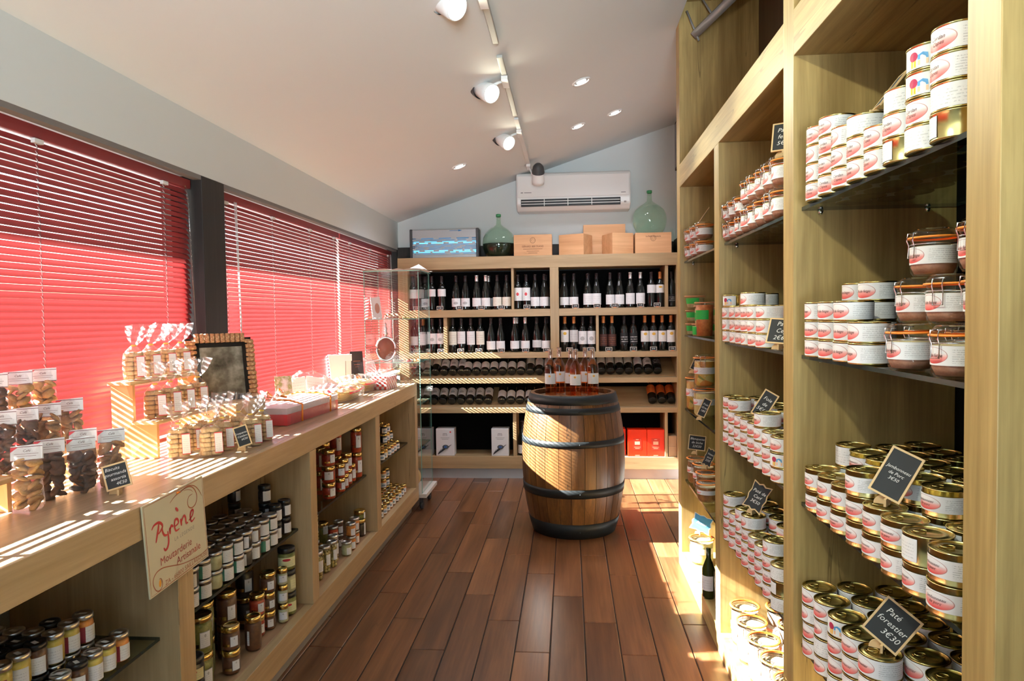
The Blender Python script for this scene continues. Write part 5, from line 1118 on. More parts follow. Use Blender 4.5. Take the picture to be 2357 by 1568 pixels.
# boxes on the bottom board
def wine_box(label, x, w, h, body, kind, dep=0.12, y=6.03):
    r = root('wine_box', label, 'box', (x, y + dep / 2, 0.1975))
    b = MB().box(-w / 2, -dep / 2, 0, w / 2, dep / 2, h); o = ob('carton', b.build('carton', body), r); bevel(o, 0.003)
    P = MB(); yy = -dep / 2 - 0.0006
    if kind == 'feather':
        P.text('m', 0.055, lambda X, Y: (X, yy, h * 0.80 + Y), 0)
        for zz, ww in ((0.66, 0.04), (0.61, 0.03)): P.box(-ww, yy, h * zz, ww, yy + 0.0004, h * zz + 0.003, 0)
        q = random.Random(4)
        for s_ in range(70):      # strokes of the peacock feather
            t = s_ / 70; cx = -w * 0.42 + t * w * 0.72; cz = h * (0.05 + 0.36 * t)
            a = R(60 - 50 * t) if s_ % 2 else R(-15 + 20 * t); L_ = 0.055 * (0.5 + math.sin(PI * min(1, t + .15))) * q.uniform(.6, 1)
            x1, z1 = cx + L_ * math.cos(a) * 0.6, cz + L_ * math.sin(a)
            x1 = min(x1, w * 0.49); z1 = max(0.004, min(z1, h * 0.62))
            b0 = P.pts([(cx, yy, cz), (cx + 0.0035, yy, cz - 0.002), (x1, yy, z1)]); P.face([b0, b0 + 1, b0 + 2], 1)
        n = 14
        for rr, mm, d_ in ((0.020, 1, 0), (0.015, 2, .0003), (0.008, 3, .0006)):
            b0 = P.pts([(w * .02 + rr * 1.4 * math.cos(2 * PI * i / n), yy - .0003 - d_, h * .33 + rr * math.sin(2 * PI * i / n)) for i in range(n)]); P.face(list(range(b0, b0 + n)), mm)
        mats = [M_INKG, mat('charcoal_feather_print', (0.03, 0.03, 0.035), 0.5), mat('slate_feather_print', (0.10, 0.12, 0.15), 0.5), mat('blue_feather_eye', (0.02, 0.09, 0.35), 0.4)]
    else:
        for (x0, x1, z0, z1, m_) in ((-.036, .036, .24, .68, 0), (-.022, .022, .44, .56, 1), (-.028, .028, .34, .355, 1), (-.02, .02, .29, .305, 1), (-.012, .012, .62, .64, 1), (-.02, .02, .03, .05, 1)): P.box(x0, yy - .0003 * m_, h * z0, x1, yy + .0003, h * z1, m_)
        mats = [mat('dark_red_panel', (0.55, 0.03, 0.01), 0.4), mat('pale_gold_print', (0.80, 0.50, 0.35), 0.4)]
    ob('printing', P.build('printing', mats), r)
    if kind == 'feather' and 'red dot' in label:
        n = 14; D = MB(); b0 = D.pts([(w * .3 + .007 * math.cos(2 * PI * i / n), yy - .0004, h * .88 + .007 * math.sin(2 * PI * i / n)) for i in range(n)]); D.face(list(range(b0, b0 + n))); ob('sticker', D.build('sticker', M_REDR), r, label='round red sticker')
M_CARD = mat('glossy_white_card', (0.72, 0.72, 0.73), 0.3); M_RCARD = mat('glossy_red_card', (0.78, 0.035, 0.008), 0.3)
wine_box('white feather wine carton behind the glass tower, leftmost', -1.33, .165, .245, M_CARD, 'feather')
wine_box('white feather wine carton with a red dot', -1.125, .165, .245, M_CARD, 'feather')
wine_box('white feather wine carton just left of the barrel', -0.628, .155, .245, M_CARD, 'feather')
wine_box('red wine carton half hidden behind the barrel', 0.405, .165, .235, M_RCARD, 'red', y=6.08)
wine_box('red wine carton, middle of the three right of the barrel', 0.584, .165, .235, M_RCARD, 'red')
wine_box('red wine carton, rightmost of the three', 0.744, .150, .235, M_RCARD, 'red')
put('wine_bottle', 'bottle', bottle('burg', L_WINE, .02, .095), 'single bottle standing on the floor-level board left of the barrel', (-0.432, 6.09, 0.1975))
r = root('carton', 'small brown cardboard carton at the right end of the bottom board', 'box', (0.888, 6.10, 0.1975))
bevel(ob('carton_body', MB().box(-.035, -.08, 0, .035, .08, .09).build('carton_body', mat('brown_cardboard', (0.40, 0.25, 0.14), 0.7)), r), .002)
r = root('carton', 'brown cardboard carton stacked on top of the small one', 'box', (0.888, 6.10, 0.288))
bevel(ob('carton_body', MB().box(-.035, -.078, 0, .035, .078, .09).build('carton_body', mat('brown_cardboard', (0.40, 0.25, 0.14), 0.7)), r), .002)
# ---------------------------------------------------------------- on top of the wine unit
ZT = 1.9755
r = root('insect_lamp', 'grey electric insect trap with glowing blue tubes', 'insect trap', (-1.108, 6.12, ZT))
w, h = .60, .255
b = MB().box(-w / 2, -.05, 0, w / 2, .07, .03).box(-w / 2, -.05, h - .075, w / 2, .07, h).box(-w / 2, .05, .03, w / 2, .07, h - .075)
bevel(ob('housing', b.build('housing', mat('silver_grey_housing', (0.42, 0.43, 0.45), 0.4, 0.3)), r), .004)
for s_ in (-1, 1): bevel(ob('end_cap', MB().box(s_ * w / 2 - .012, -.06, 0, s_ * w / 2 + .012, .078, h + .006).build('end_cap', M_DGREY), r), .006)
M_UV = mat('blue_glowing_tube', (0.2, 0.6, 1.0), 0.3, emit=(0.10, 0.55, 1.0), est=2.6)
for zz in (.065, .142): ob('tube', MB().tube([(-w / 2 + .015, -.012, zz), (w / 2 - .015, -.012, zz)], .011, 10).build('tube', M_UV), r)
G = MB()
q = random.Random(2)
for row in range(11):
    z0 = .03 + row * .0137; G.box(-w / 2 + .012, -.048, z0, w / 2 - .012, -.044, z0 + .0055)
    xx = -w / 2 + .012 + (row % 3) * .03
    while xx < w / 2 - .03:
        L_ = q.choice((.02, .03, .05)); G.box(xx, -.048, z0 + .0055, min(xx + L_, w / 2 - .012), -.044, z0 + .0137); xx += L_ + q.choice((.05, .08, .11))
ob('grille', G.build('grille', MT['silver_grey_housing']), r)
A = MB().box(.05, -.0506, h - .014, .13, -.05, h - .010); b0 = A.pts([(.13, -.0508, h - .004), (.165, -.0508, h - .012), (.13, -.0508, h - .020)]); A.face([b0 + 2, b0 + 1, b0]); ob('arrow_mark', A.build('arrow_mark', mat('blue_arrow_print', (0.02, 0.16, 0.40), 0.4)), r)
def demijohn(label, x, y, z, r_, h_, fill):
    t = root('demijohn', label, 'demijohn', (x, y, z)); k = h_ / .39
    P = [(0, .012), (r_ * .5, .004), (r_ * .68, 0), (r_ * .84, .03 * k), (r_ * .96, .08 * k), (r_, .125 * k), (r_ * .97, .17 * k), (r_ * .84, .215 * k), (r_ * .6, .25 * k), (r_ * .36, .272 * k), (.024, .295 * k), (.020, .33 * k), (.0185, .372 * k), (.022, .374 * k), (.022, .388 * k), (.017, .39 * k)]
    ob('glass_body', MB().lathe(P, 36).build('glass_body', M_DEMI), t)
    ob('neck_collar', MB().lathe([(.0185, .365 * k), (.023, .367 * k), (.023, .389 * k), (.0165, .3915 * k), (.0165, .37 * k)], 24).build('neck_collar', mat('thick_green_glass', (0.06, 0.30, 0.12), 0.1)), t)
    if fill: ob('liquid', MB().lathe([(0, .008), (r_ * .66, .006), (r_ * .82, .032 * k), (r_ * .94, .08 * k), (r_ * .985, .122 * k), (0, .122 * k)], 32).build('liquid', mat('dark_green_liquid', (0.015, 0.022, 0.014), 0.1)), t)
demijohn('green glass demijohn with dark liquid beside the insect trap', -0.625, 6.16, ZT, .148, .39, True)
def crate(label, x, y, z, w, d, h, rz, writing=None, notch=False):
    t = root('wine_crate', label, 'crate', (x, y, z), (0, 0, rz), 'pine wine crates on top of the wine shelving')
    for nm, bx_ in (('front_board', (-w / 2, -d / 2, 0, w / 2, -d / 2 + .01, h)), ('back_board', (-w / 2, d / 2 - .01, 0, w / 2, d / 2, h)), ('side_board', (-w / 2, -d / 2 + .01, 0, -w / 2 + .01, d / 2 - .01, h)), ('side_board', (w / 2 - .01, -d / 2 + .01, 0, w / 2, d / 2 - .01, h)), ('lid_board', (-w / 2 + .01, -d / 2 + .01, h - .008, w / 2 - .01, d / 2 - .01, h - .002))):
        bevel(ob(nm, MB().box(*bx_).build(nm, M_PINE), t), .001)
    if writing:
        z0b = 'BERTRAND' in writing[0][0]
        P = MB(); yy = -d / 2 - .0006
        for s_, sz, zz in writing: P.text(s_, sz, lambda X, Y, zz=zz: (X, yy, h * zz + Y), 0, bold=0.0003)
        for ww, zz in ((.085, .31), (.055, .21), (.04, .12)): P.box(-ww if z0b else -ww * .8, yy, h * zz, ww, yy + .0003, h * zz + .0035) if z0b else None
        n = 20
        for rr in (.026, .023): P.tube([(rr * .9 * math.cos(2 * PI * i / n), yy, h * .73 + rr * math.sin(2 * PI * i / n)) for i in range(n)], .0007, 3, closed=True)
        P.tube([(-.012, yy, h * .73), (0, yy, h * .83), (.012, yy, h * .73), (0, yy, h * .62), (-.012, yy, h * .73)], .0008, 3)
        ob('branding', P.build('branding', mat('burnt_wood_ink', (0.22, 0.10, 0.05), 0.7)), t)
crate('pine wine crate branded GÉRARD BERTRAND beside the dark demijohn', -0.312, 6.13, ZT, .335, .20, .185, 0, [('GÉRARD BERTRAND', .021, .44)])
crate('pine crate turned corner-first, right of the branded one', 0.065, 6.135, ZT, .235, .20, .182, R(-24))
crate('pine crate turned corner-first next to the rightmost crate', 0.435, 6.135, ZT, .20, .22, .182, R(21))
crate('pine crate standing behind, upper middle under the air conditioner', 0.325, 6.285, ZT, .375, .10, .285, 0)
crate('rightmost pine crate carrying the empty demijohn', 0.735, 6.15, ZT, .31, .24, .178, 0, [('La Belle Signature', .018, .82)])
demijohn('empty pale green demijohn on the rightmost crate', 0.72, 6.165, ZT + .1785, .150, .385, False)
put('glass_vase', 'vase', [('glass_body', MB().lathe([(0, .003), (.025, 0), (.03, .01), (.03, .16), (.012, .2), (.012, .23)], 18).build('glass_body', M_GLASS))], 'slim clear bottle vase in the corner right of the empty demijohn', (0.918, 6.22, ZT + .001))
# ---------------------------------------------------------------- air conditioner
r = root('air_conditioner', 'white wall-mounted air conditioner on the far wall', 'air conditioner', (0.048, 6.355, 2.385))
w, h, d = 1.01, .335, .235
B = MB(); prof = [(0, 0), (-d * .75, 0.0), (-d * .97, .05), (-d, .10), (-d, h * .93), (-d * .9, h), (0, h)]
b0 = B.pts([(-w / 2, y, z) for y, z in prof] + [(w / 2, y, z) for y, z in prof]); n = len(prof)
for i in range(n): j = (i + 1) % n; B.face([b0 + i, b0 + n + i, b0 + n + j, b0 + j])
B.face(list(range(b0, b0 + n))); B.face(list(range(b0 + 2 * n - 1, b0 + n - 1, -1)))
bevel(ob('body', B.build('body', M_WPLAST), r), .012, 3)
bevel(ob('front_panel', MB().box(-w / 2 + .012, -d - .012, .115, w / 2 - .012, -d - .001, h - .03).build('front_panel', mat('glossy_white_panel', (0.80, 0.80, 0.79), 0.12)), r), .005)
ob('outlet', MB().box(-w / 2 + .04, -d - .004, .035, w / 2 - .09, -d + .02, .098).build('outlet', M_BLACK), r)
for zz in (.055, .078): ob('louver', MB().box(-w / 2 + .045, -d - .010, zz - .003, w / 2 - .095, -d - .002, zz + .003).build('louver', M_WPLAST), r)
for k in range(3): ob('louver_fin', MB().box(-w / 2 + .245 + k * .21, -d - .011, .036, -w / 2 + .251 + k * .21, -d - .003, .097).build('louver_fin', M_WPLAST), r)
P = MB().box(-.465, -d - .0125, .152, -.445, -d - .012, .160).box(-.435, -d - .0125, .153, -.37, -d - .012, .159).box(.42, -d - .0125, .135, .46, -d - .012, .142)
P.box(.445, -d - .0045, .05, .465, -d - .004, .064); ob('printing', P.build('printing', M_INKG), r)
# dark frame on the right wall
r = root('wall_panel', 'narrow dark picture frame on the right wall seen edge-on', 'picture', (0.974, 6.12, 2.72))
bevel(ob('frame', MB().box(-.018, -.12, 0, 0, .12, .42).build('frame', M_DARK), r), .002); ob('picture', MB().box(-.0195, -.10, .02, -.018, .10, .40).build('picture', mat('grey_print', (0.2, 0.22, 0.22), 0.4)), r)
# ---------------------------------------------------------------- barrel
BX, BY, HB = 0.017, 4.64, 0.932
t = root('wine_barrel', 'upright oak wine barrel with black steel hoops in the aisle', 'barrel', (BX, BY, 0))
def br(z): u = z / HB; return 0.276 + 0.067 * (1 - (2 * u - 1) ** 2) ** 0.9 + 0.010 * u if 0 < u < 1 else (0.276 if u <= 0 else 0.286)
NS = 28; q = random.Random(9)
a0 = 0.0; wd = [q.uniform(.8, 1.25) for _ in range(NS)]; sw = sum(wd)
for i in range(NS):
    a1 = a0 + 2 * PI * wd[i] / sw; B = MB(); nz, na = 14, 3; g = .0042; th = .024; idx = []
    for j in range(nz + 1):
        z = HB * j / nz; rr = br(z); row = []
        for k in range(na + 1):
            a = a0 + g + (a1 - a0 - 2 * g) * k / na; edge = .0004 if k in (0, na) else 0
            row.append(((rr - edge) * math.cos(a), (rr - edge) * math.sin(a), z))
        o_ = B.pts(row)
        s_ = B.pts([row[-1], ((rr - th) * math.cos(a1 - g), (rr - th) * math.sin(a1 - g), z), ((rr - th) * math.cos(a0 + g), (rr - th) * math.sin(a0 + g), z), row[0]])
        idx.append((o_, s_))
    for (A, A2), (C, C2) in zip(idx, idx[1:]):
        for k in range(na): B.face([A + k, A + k + 1, C + k + 1, C + k], 0, True)
        for k in range(3): B.face([A2 + k, A2 + k + 1, C2 + k + 1, C2 + k], 0, False)
    B.face([idx[0][1] + k for k in (3, 2, 1, 0)]); B.face([idx[-1][1] + k for k in range(4)])
    ob('stave', B.build('stave', M_BARREL), t); a0 = a1
for z0, z1 in ((.872, .929), (.812, .853), (.604, .645), (.280, .337), (.003, .104)):
    B = MB().lathe([(br(z0) - .002, z0), (br(z0) + .0035, z0), (br((z0 + z1) / 2) + .0035, (z0 + z1) / 2), (br(z1) + .0035, z1), (br(z1) - .002, z1)], 64)
    o = ob('hoop', B.build('hoop', M_HOOP), t)
    for a in (-1.45, ): ob('rivet', MB().lathe([(0, .003), (.004, .0025), (.0055, 0)], 10).xf(Matrix.Translation(((br(z1 - .02) + .0035) * math.cos(a), (br(z1 - .02) + .0035) * math.sin(a), (z0 + z1) / 2)) @ Matrix.Rotation(R(90), 4, 'X')).build('rivet', M_HOOP), o)
for k in range(6):
    x0 = -.262 + k * .0875; x1 = x0 + .0855; xm = max(abs(x0), abs(x1)); yy = math.sqrt(max(.001, .2585 ** 2 - min(xm, .2575) ** 2)); ym = math.sqrt(max(.001, .2585 ** 2 - min(abs(x0), abs(x1)) ** 2)) if x0 * x1 > 0 else .2585
    xs = [x0 + (x1 - x0) * i / 6 for i in range(7)]; ys = [math.sqrt(max(1e-4, .2585 ** 2 - min(.2575, abs(x)) ** 2)) for x in xs]
    B = MB(); L0 = [(x, -y) for x, y in zip(xs, ys)] + [(x, y) for x, y in zip(xs[::-1], ys[::-1])]
    b0 = B.pts([(x, y, .884) for x, y in L0] + [(x, y, .900) for x, y in L0]); n = len(L0)
    B.face(list(range(b0 + n - 1, b0 - 1, -1))); B.face(list(range(b0 + n, b0 + 2 * n)))
    for i in range(n): j = (i + 1) % n; B.face([b0 + i, b0 + j, b0 + n + j, b0 + n + i])
    ob('head_board', B.build('head_board', wood('barrel_head_wood', 1, (0.14, 0.075, 0.035), (0.05, 0.028, 0.014), 0.5, var=.2)), t)
RB_ = [(0, .010), (.018, .008), (.030, .001), (.036, .004), (.0385, .014), (.0385, .190), (.036, .210), (.026, .232), (.0165, .245), (.0140, .258), (.0132, .310), (.0150, .312), (.0150, .324), (.012, .325)]
def rose():
    if 'rose' in _pc: return _pc['rose']
    g = MB().lathe(RB_, 24).build('glass_body', M_ROSEG)
    w = MB().lathe([(0, .018), (.016, .017), (.028, .009), (.0350, .012), (.0365, .018), (.0365, .190), (.034, .208), (.024, .230), (.0145, .245), (.0125, .252), (0, .252)], 24).build('wine', M_ROSE)
    c = MB().lathe([(.0158, .262), (.0152, .30), (.0165, .311), (.0165, .326), (0, .327)], 16).build('capsule', thin('clear_ribbed_capsule', (0.80, 0.80, 0.80), 0.25, 0.15))
    k = MB().lathe([(0, .285), (.0105, .285), (.0105, .322), (0, .322)], 12).build('cork', M_CORK)
    lb = MB().band(.0392, .092, .162, 205, 335, 14).build('label', L_ROSE)
    _pc['rose'] = [('glass_body', g), ('wine', w), ('capsule', c), ('cork', k), ('label', lb)]; return _pc['rose']
for d, x, y in (('front left', -.128, 4.56), ('rear left', -.072, 4.72), ('rear middle', .006, 4.60), ('frontmost centre', .038, 4.47), ('rear right', .106, 4.70), ('front right', .152, 4.56)):
    put('rose_bottle', 'bottle', rose(), 'clear rosé wine bottle, %s of six on the barrel' % d, (x, y, .9005), (0, 0, rnd.gauss(0, .1)), 'rosé bottles on the barrel')
SIGN_STROKES = [(0.0042,0,[(-0.0923,0.0578),(-0.096,0.0418),(-0.1016,0.0266),(-0.1079,0.0079)]),
 (0.0038,0,[(-0.1253,0.0482),(-0.115,0.0575),(-0.095,0.0598),(-0.0812,0.0524),(-0.0768,0.0431),(-0.0863,0.0338),(-0.0967,0.0286)]),
 (0.0036,0,[(-0.0768,0.0431),(-0.0775,0.031),(-0.0687,0.0171),(-0.0543,0.0136)]),
 (0.004,0,[(-0.0537,0.0234),(-0.0504,0.0074),(-0.0505,-0.0101),(-0.0572,-0.0229),(-0.067,-0.0257),(-0.0736,-0.0172)]),
 (0.0045,0,[(-0.0428,0.03),(-0.0417,0.0108)]),
 (0.004,0,[(-0.0419,0.0222),(-0.0353,0.0327),(-0.0257,0.0272)]),
 (0.0036,0,[(-0.0193,0.0252),(-0.0014,0.0299),(-0.0043,0.0423),(-0.0161,0.0433),(-0.02,0.0279),(-0.0135,0.0119),(0.0043,0.0127)]),
 (0.0045,0,[(-0.0129,0.0772),(0.0006,0.0647)]),
 (0.0042,0,[(0.0116,0.0388),(0.0149,0.0171)]),
 (0.0038,0,[(0.0146,0.0275),(0.0264,0.0421),(0.0352,0.0369),(0.0388,0.0188),(0.049,0.017)]),
 (0.0036,0,[(0.053,0.0211),(0.0725,0.0311),(0.0771,0.0444),(0.0676,0.0458),(0.0607,0.032),(0.0668,0.0142),(0.0854,0.0206)]),
 (0.0019,1,[(-0.0389,0.0979),(-0.0145,0.1102),(0.017,0.1173),(0.0493,0.1207),(0.0726,0.1161),(0.091,0.1007),(0.0996,0.0797),(0.0911,0.0605),(0.0714,0.054),(0.0543,0.0615),(0.0492,0.0774),(0.057,0.0911),(0.0761,0.0939)]),
 (0.0014,1,[(0.017,0.1173),(0.0541,0.1234),(0.087,0.1151),(0.1104,0.0971),(0.1266,0.0752)]),
 (0.0009,1,[(0.0305,0.1151),(0.0512,0.1131),(0.0697,0.1068),(0.0788,0.0991)]),
 (0.0016,1,[(0.1579,-0.0941),(0.1139,-0.1009),(0.065,-0.0995),(0.0096,-0.0925),(-0.0383,-0.0804),(-0.0798,-0.0707),(-0.1083,-0.0722),(-0.1241,-0.0843),(-0.1258,-0.1006),(-0.1149,-0.1195),(-0.1013,-0.1263),(-0.0876,-0.1208),(-0.0852,-0.1069),(-0.0915,-0.0958),(-0.0996,-0.0951)])]

def smooth(P, n=5):
    out = []
    for i in range(len(P) - 1):
        p0 = P[max(0, i - 1)]; p1 = P[i]; p2 = P[i + 1]; p3 = P[min(len(P) - 1, i + 2)]
        for k in range(n):
            t = k / n
            out.append(tuple(0.5 * (2 * b + (c - a) * t + (2 * a - 5 * b + 4 * c - d) * t * t + (3 * b - a - 3 * c + d) * t ** 3) for a, b, c, d in zip(p0, p1, p2, p3)))
    return out + [P[-1]]
def ribbon(B, pts, w, m, fn):
    P = smooth(pts); N = len(P); b0 = len(B.v)
    for i, p in enumerate(P):
        a = P[max(0, i - 1)]; c = P[min(N - 1, i + 1)]; dx, dy = c[0] - a[0], c[1] - a[1]; L = math.hypot(dx, dy) or 1
        t = i / (N - 1); ww = w * (0.35 + 0.65 * math.sin(PI * min(1, max(0, t))) ** 0.6)
        B.v.append(fn(p[0] - dy / L * ww, p[1] + dx / L * ww)); B.v.append(fn(p[0] + dy / L * ww, p[1] - dx / L * ww))
    for i in range(N - 1): B.face([b0 + 2 * i, b0 + 2 * i + 1, b0 + 2 * i + 3, b0 + 2 * i + 2], m)
# ---------------------------------------------------------------- the shop sign on the counter front
sg = root('shop_sign', 'cream sign reading Pyrène La Légende Moutarderie Artisanale on the counter edge', 'sign', (-1.1245, 1.848, .8405), 0)
TL, TR, BR_, BL = (-.163, .122), (.134, .1345), (.156, -.1215), (-.1395, -.1345)
bd = MB().hexa([(-.002, *BL), (.002, *BL), (.002, *BR_), (-.002, *BR_), (-.002, *TL), (.002, *TL), (.002, *TR), (-.002, *TR)])
ob('board', bd.build('board', mat('cream_sign_board', (0.68, 0.62, 0.43), 0.35)), sg)
B = MB(); F0 = lambda y, z: (.0026, y, z)
rot_ = R(3.2)
for w_, m_, p_ in SIGN_STROKES: ribbon(B, p_, w_, m_, F0)
def sgt(cy, cz): return lambda x, y: (.0027, cy + x * math.cos(rot_) - y * math.sin(rot_), cz + x * math.sin(rot_) + y * math.cos(rot_))
B.text('LA LEGENDE', .0150, sgt(.029, -.0085), 2, space=1.25); B.text('Moutarderie', .031, sgt(-.0135, -.048), 3); B.text('Artisanale', .031, sgt(.048, -.074), 3); B.text('ZA - 66800 SAILLAGOUSE', .0195, sgt(.037, -.1115), 1)
ins = [tuple(a * .965 for a in q_) for q_ in (BL, BR_, TR, TL)]
for i in range(4): ribbon(B, [ins[i], ins[(i + 1) % 4]], .0011, 1, F0)
b0 = B.pts([F0(-.0954 + .0055 * math.cos(2 * PI * i / 16), -.1078 + .0105 * math.sin(2 * PI * i / 16)) for i in range(16)]); B.face(list(range(b0, b0 + 16)), 4)
ob('printing', B.build('printing', [mat('bright_red_print', (0.48, 0.015, 0.02), 0.4), mat('rust_line_print', (0.36, 0.10, 0.04), 0.4), mat('grey_print_letters', (0.30, 0.26, 0.22), 0.4), mat('maroon_letter_print', (0.34, 0.03, 0.025), 0.4), mat('orange_drop_print', (0.85, 0.36, 0.03), 0.4)]), sg)
ob('clip', MB().tube([(.003, -.006, .118), (.006, .002, .119), (.003, .010, .1165)], .003, 6).build('clip', M_ORNG), sg)

# ---------------------------------------------------------------- wooden risers and bagged biscuits
CT = 0.9625
def riser(label, loc, steps, L, th=.012, board_ext=0):
    """steps: [(x0, x1, z)] boards; side panels at both ends follow the steps"""
    r = root('stepped_riser', label, 'riser', loc)
    for x0, x1, z in steps: bevel(ob('step_board', MB().box(x0, -.01, z - th, x1, L + .01, z).build('step_board', M_OSB), r), .001)
    for y0 in (0.0, L - .014):
        B = MB()
        for x0, x1, z in steps: B.box(x0 + (.006 if x0 == steps[0][0] else 0), y0, 0, x1 - (.006 if x1 == steps[-1][1] else 0), y0 + .014, z - th)
        ob('side_panel', B.build('side_panel', blotch('patched_pine_panel', [(0.62, 0.30, 0.12), (0.78, 0.46, 0.22), (0.55, 0.33, 0.15), (0.84, 0.60, 0.34)], 13, 0.5, 'mix')), r)
    return r
riser('stepped pine riser holding almond biscuit bags, right one', (0, 2.29, CT), [(-1.632, -1.545, .272), (-1.545, -1.453, .133)], .43)
r = root('display_block', 'plain pine block under the cork-edged picture frame', 'block', (0, 0, CT))
bevel(ob('block_body', MB().box(-1.63, 2.752, 0, -1.40, 3.03, .132).build('block_body', M_OSB), r), .002)
riser('stepped pine riser under the round biscuit bags at left', (0, 1.12, CT), [(-1.642, -1.545, .178), (-1.545, -1.44, .088)], .52)
rq = root('display_ledge', 'low pine ledge extending behind the round biscuit bags', 'riser', (0, 1.66, CT))
for x0, x1, z in ((-1.642, -1.556, .178), (-1.548, -1.47, .088)): ob('ledge_board', MB().box(x0, 0, z - .012, x1, .36, z).build('ledge_board', M_OSB), rq)
ob('back_support', MB().box(-1.63, .33, 0, -1.48, .342, .075).build('back_support', M_OSB), rq); ob('back_support', MB().box(-1.635, .33, .076, -1.56, .342, .165).build('back_support', M_OSB), rq)
CB = [('near front bag of tan biscuits with tilted card, leftmost', -1.412, 1.655, 0, .5, B_GOLD, .17, .0), ('front bag of dark chocolate biscuits, second from left', -1.430, 1.755, 0, .62, B_BROWN, .168, 0), ('front bag of dark chocolate biscuits, third from left', -1.392, 1.825, 0, .75, B_BROWN, .160, 0), ('front bag of tan biscuits behind its two neighbours', -1.445, 1.905, 0, .6, B_TAN, .17, 0), ('front bag of tan biscuits, rightmost beside the chalk tag', -1.360, 1.91, 0, .62, B_TAN, .17, 0),
      ('middle-step bag of brown biscuits at the picture edge', -1.50, 1.675, .0885, .6, B_BROWN, .168, 0), ('middle-step bag of brown biscuits, second from left', -1.512, 1.765, .0885, .6, B_BROWN, .165, 0), ('middle-step bag of tan biscuits with tilted card', -1.512, 1.85, .0885, .6, B_TAN, .165, 0), ('middle-step bag of tan biscuits, rightmost', -1.515, 1.945, .0885, .62, B_TAN, .168, 0),
      ('top-step bag of brown biscuits at the picture edge', -1.595, 1.76, .1785, .6, B_BROWN, .17, 0), ('top-step bag of golden biscuits, second from left', -1.597, 1.85, .1785, .6, B_GOLD, .17, 0), ('top-step bag of golden biscuits, rightmost', -1.598, 1.945, .1785, .6, B_GOLD, .17, 0), ('middle-step bag of brown biscuits, outside the picture', -1.49, 1.57, .0885, .6, B_BROWN, .168, 0)]
for i, (d, x, y, z, rz, m_, h_, tl) in enumerate(CB): cookie_bag(d, x, y, CT + z + .0006, rz, m_, i + 1, ht=h_)
KB = [('top-step tied biscuit bag, leftmost with tall twist', -1.588, 2.37, .2725, 0.5, .2), ('top-step tied biscuit bag, second from left', -1.588, 2.47, .2725, .5, .6), ('top-step tied biscuit bag, third from left', -1.588, 2.57, .2725, .5, .5), ('top-step tied biscuit bag, rightmost on the step', -1.588, 2.67, .2725, .55, .1),
      ('lower-step tied biscuit bag, leftmost', -1.499, 2.35, .1335, .5, .1), ('lower-step tied biscuit bag, second from left', -1.499, 2.445, .1335, .55, -.1), ('lower-step tied biscuit bag, third from left', -1.499, 2.54, .1335, .5, .2), ('lower-step tied biscuit bag, rightmost', -1.499, 2.635, .1335, .5, .1),
      ('counter-level tied biscuit bag in front of the riser, leftmost', -1.395, 2.315, 0, .55, 0), ('counter-level tied biscuit bag right behind the leftmost one', -1.400, 2.42, 0, .5, .2), ('counter-level tied biscuit bag with almonds, front middle', -1.292, 2.345, 0, .6, .1), ('counter-level tied biscuit bag, second in the front line', -1.300, 2.445, 0, .55, -.1),
      ('counter-level tied biscuit bag just behind the chalk tag', -1.232, 2.53, 0, .6, .3), ('rear counter-level tied biscuit bag next to the riser', -1.402, 2.52, 0, .5, .3), ('counter-level tied biscuit bag right of the chalk tag', -1.235, 2.635, 0, .6, .6), ('rear tied biscuit bag close to the cork frame', -1.40, 2.625, 0, .5, .1), ('tied biscuit bag between the rear bags and the chalk tag', -1.315, 2.60, 0, .55, .2)]
for i, (d, x, y, z, rz, bn) in enumerate(KB): croquant_bag(d, x, y, CT + z + .0006, rz, i + 20, B_PALE if i not in (4,) else B_GOLD, .142 if z else .138, bn)
put('chalkboard_tag', 'price tag', chalk_tag(.066, .072, ['Biscuits', 'gourmands', 'assortis', '4€50'], .0125, lean=14, roll=-14, dx=.005), 'chalkboard tag about biscuits in front of the round biscuit bags', (-1.268, 1.805, CT), (0, 0, R(22)))
put('chalkboard_tag', 'price tag', chalk_tag(.050, .078, ['Croquants', 'Catalans', '6€50'], .0105, lean=14, roll=-16, dx=.004), 'chalkboard tag reading Croquants Catalans before the tied biscuit bags', (-1.205, 2.425, CT), (0, 0, R(25)))
put('chalkboard_tag', 'price tag', chalk_tag(.066, .072, ['Biscuits'], .012, lean=14, roll=-14), 'chalkboard tag cut by the left picture edge on the counter', (-1.235, 1.31, CT), (0, 0, R(22)))

# ---------------------------------------------------------------- picture framed with corks
fr = root('cork_frame', 'picture in a dark frame edged with wine corks', 'picture frame', (-1.508, 2.868, CT + .1335), (R(-9), 0, R(50)))
W_, H_ = .285, .275
ob('picture', MB().box(-.095, -.004, .02, .095, .004, H_ - .035).build('picture', blotch('misty_forest_print', [(0.05, 0.045, 0.035), (0.16, 0.15, 0.12), (0.34, 0.34, 0.30)], 9, .2)), fr)
for a, b_, c_, d_ in ((-.118, .012, -.094, H_ - .02), (.094, .012, .118, H_ - .02), (-.118, H_ - .038, .118, H_ - .02), (-.118, .004, .118, .022)): ob('inner_frame', MB().box(a, -.008, b_, c_, .010, d_).build('inner_frame', M_BLACK), fr)
ob('backing', MB().box(-.145, .010, 0, .145, .014, H_ + .004).build('backing', M_BLACK), fr)
ck = MB().lathe([(0, -.020), (.0095, -.020), (.0108, -.017), (.0105, 0), (.0108, .017), (.0095, .020), (0, .020)], 10).build('cork', M_CORK)
for i in range(13):
    for s_ in (-1, 1): ob('cork', ck, fr, (s_ * .128 + rnd.uniform(-.003, .003), -.002, .012 + i * .0205), (0, R(90) + rnd.uniform(-.1, .1), rnd.uniform(-.1, .1)))
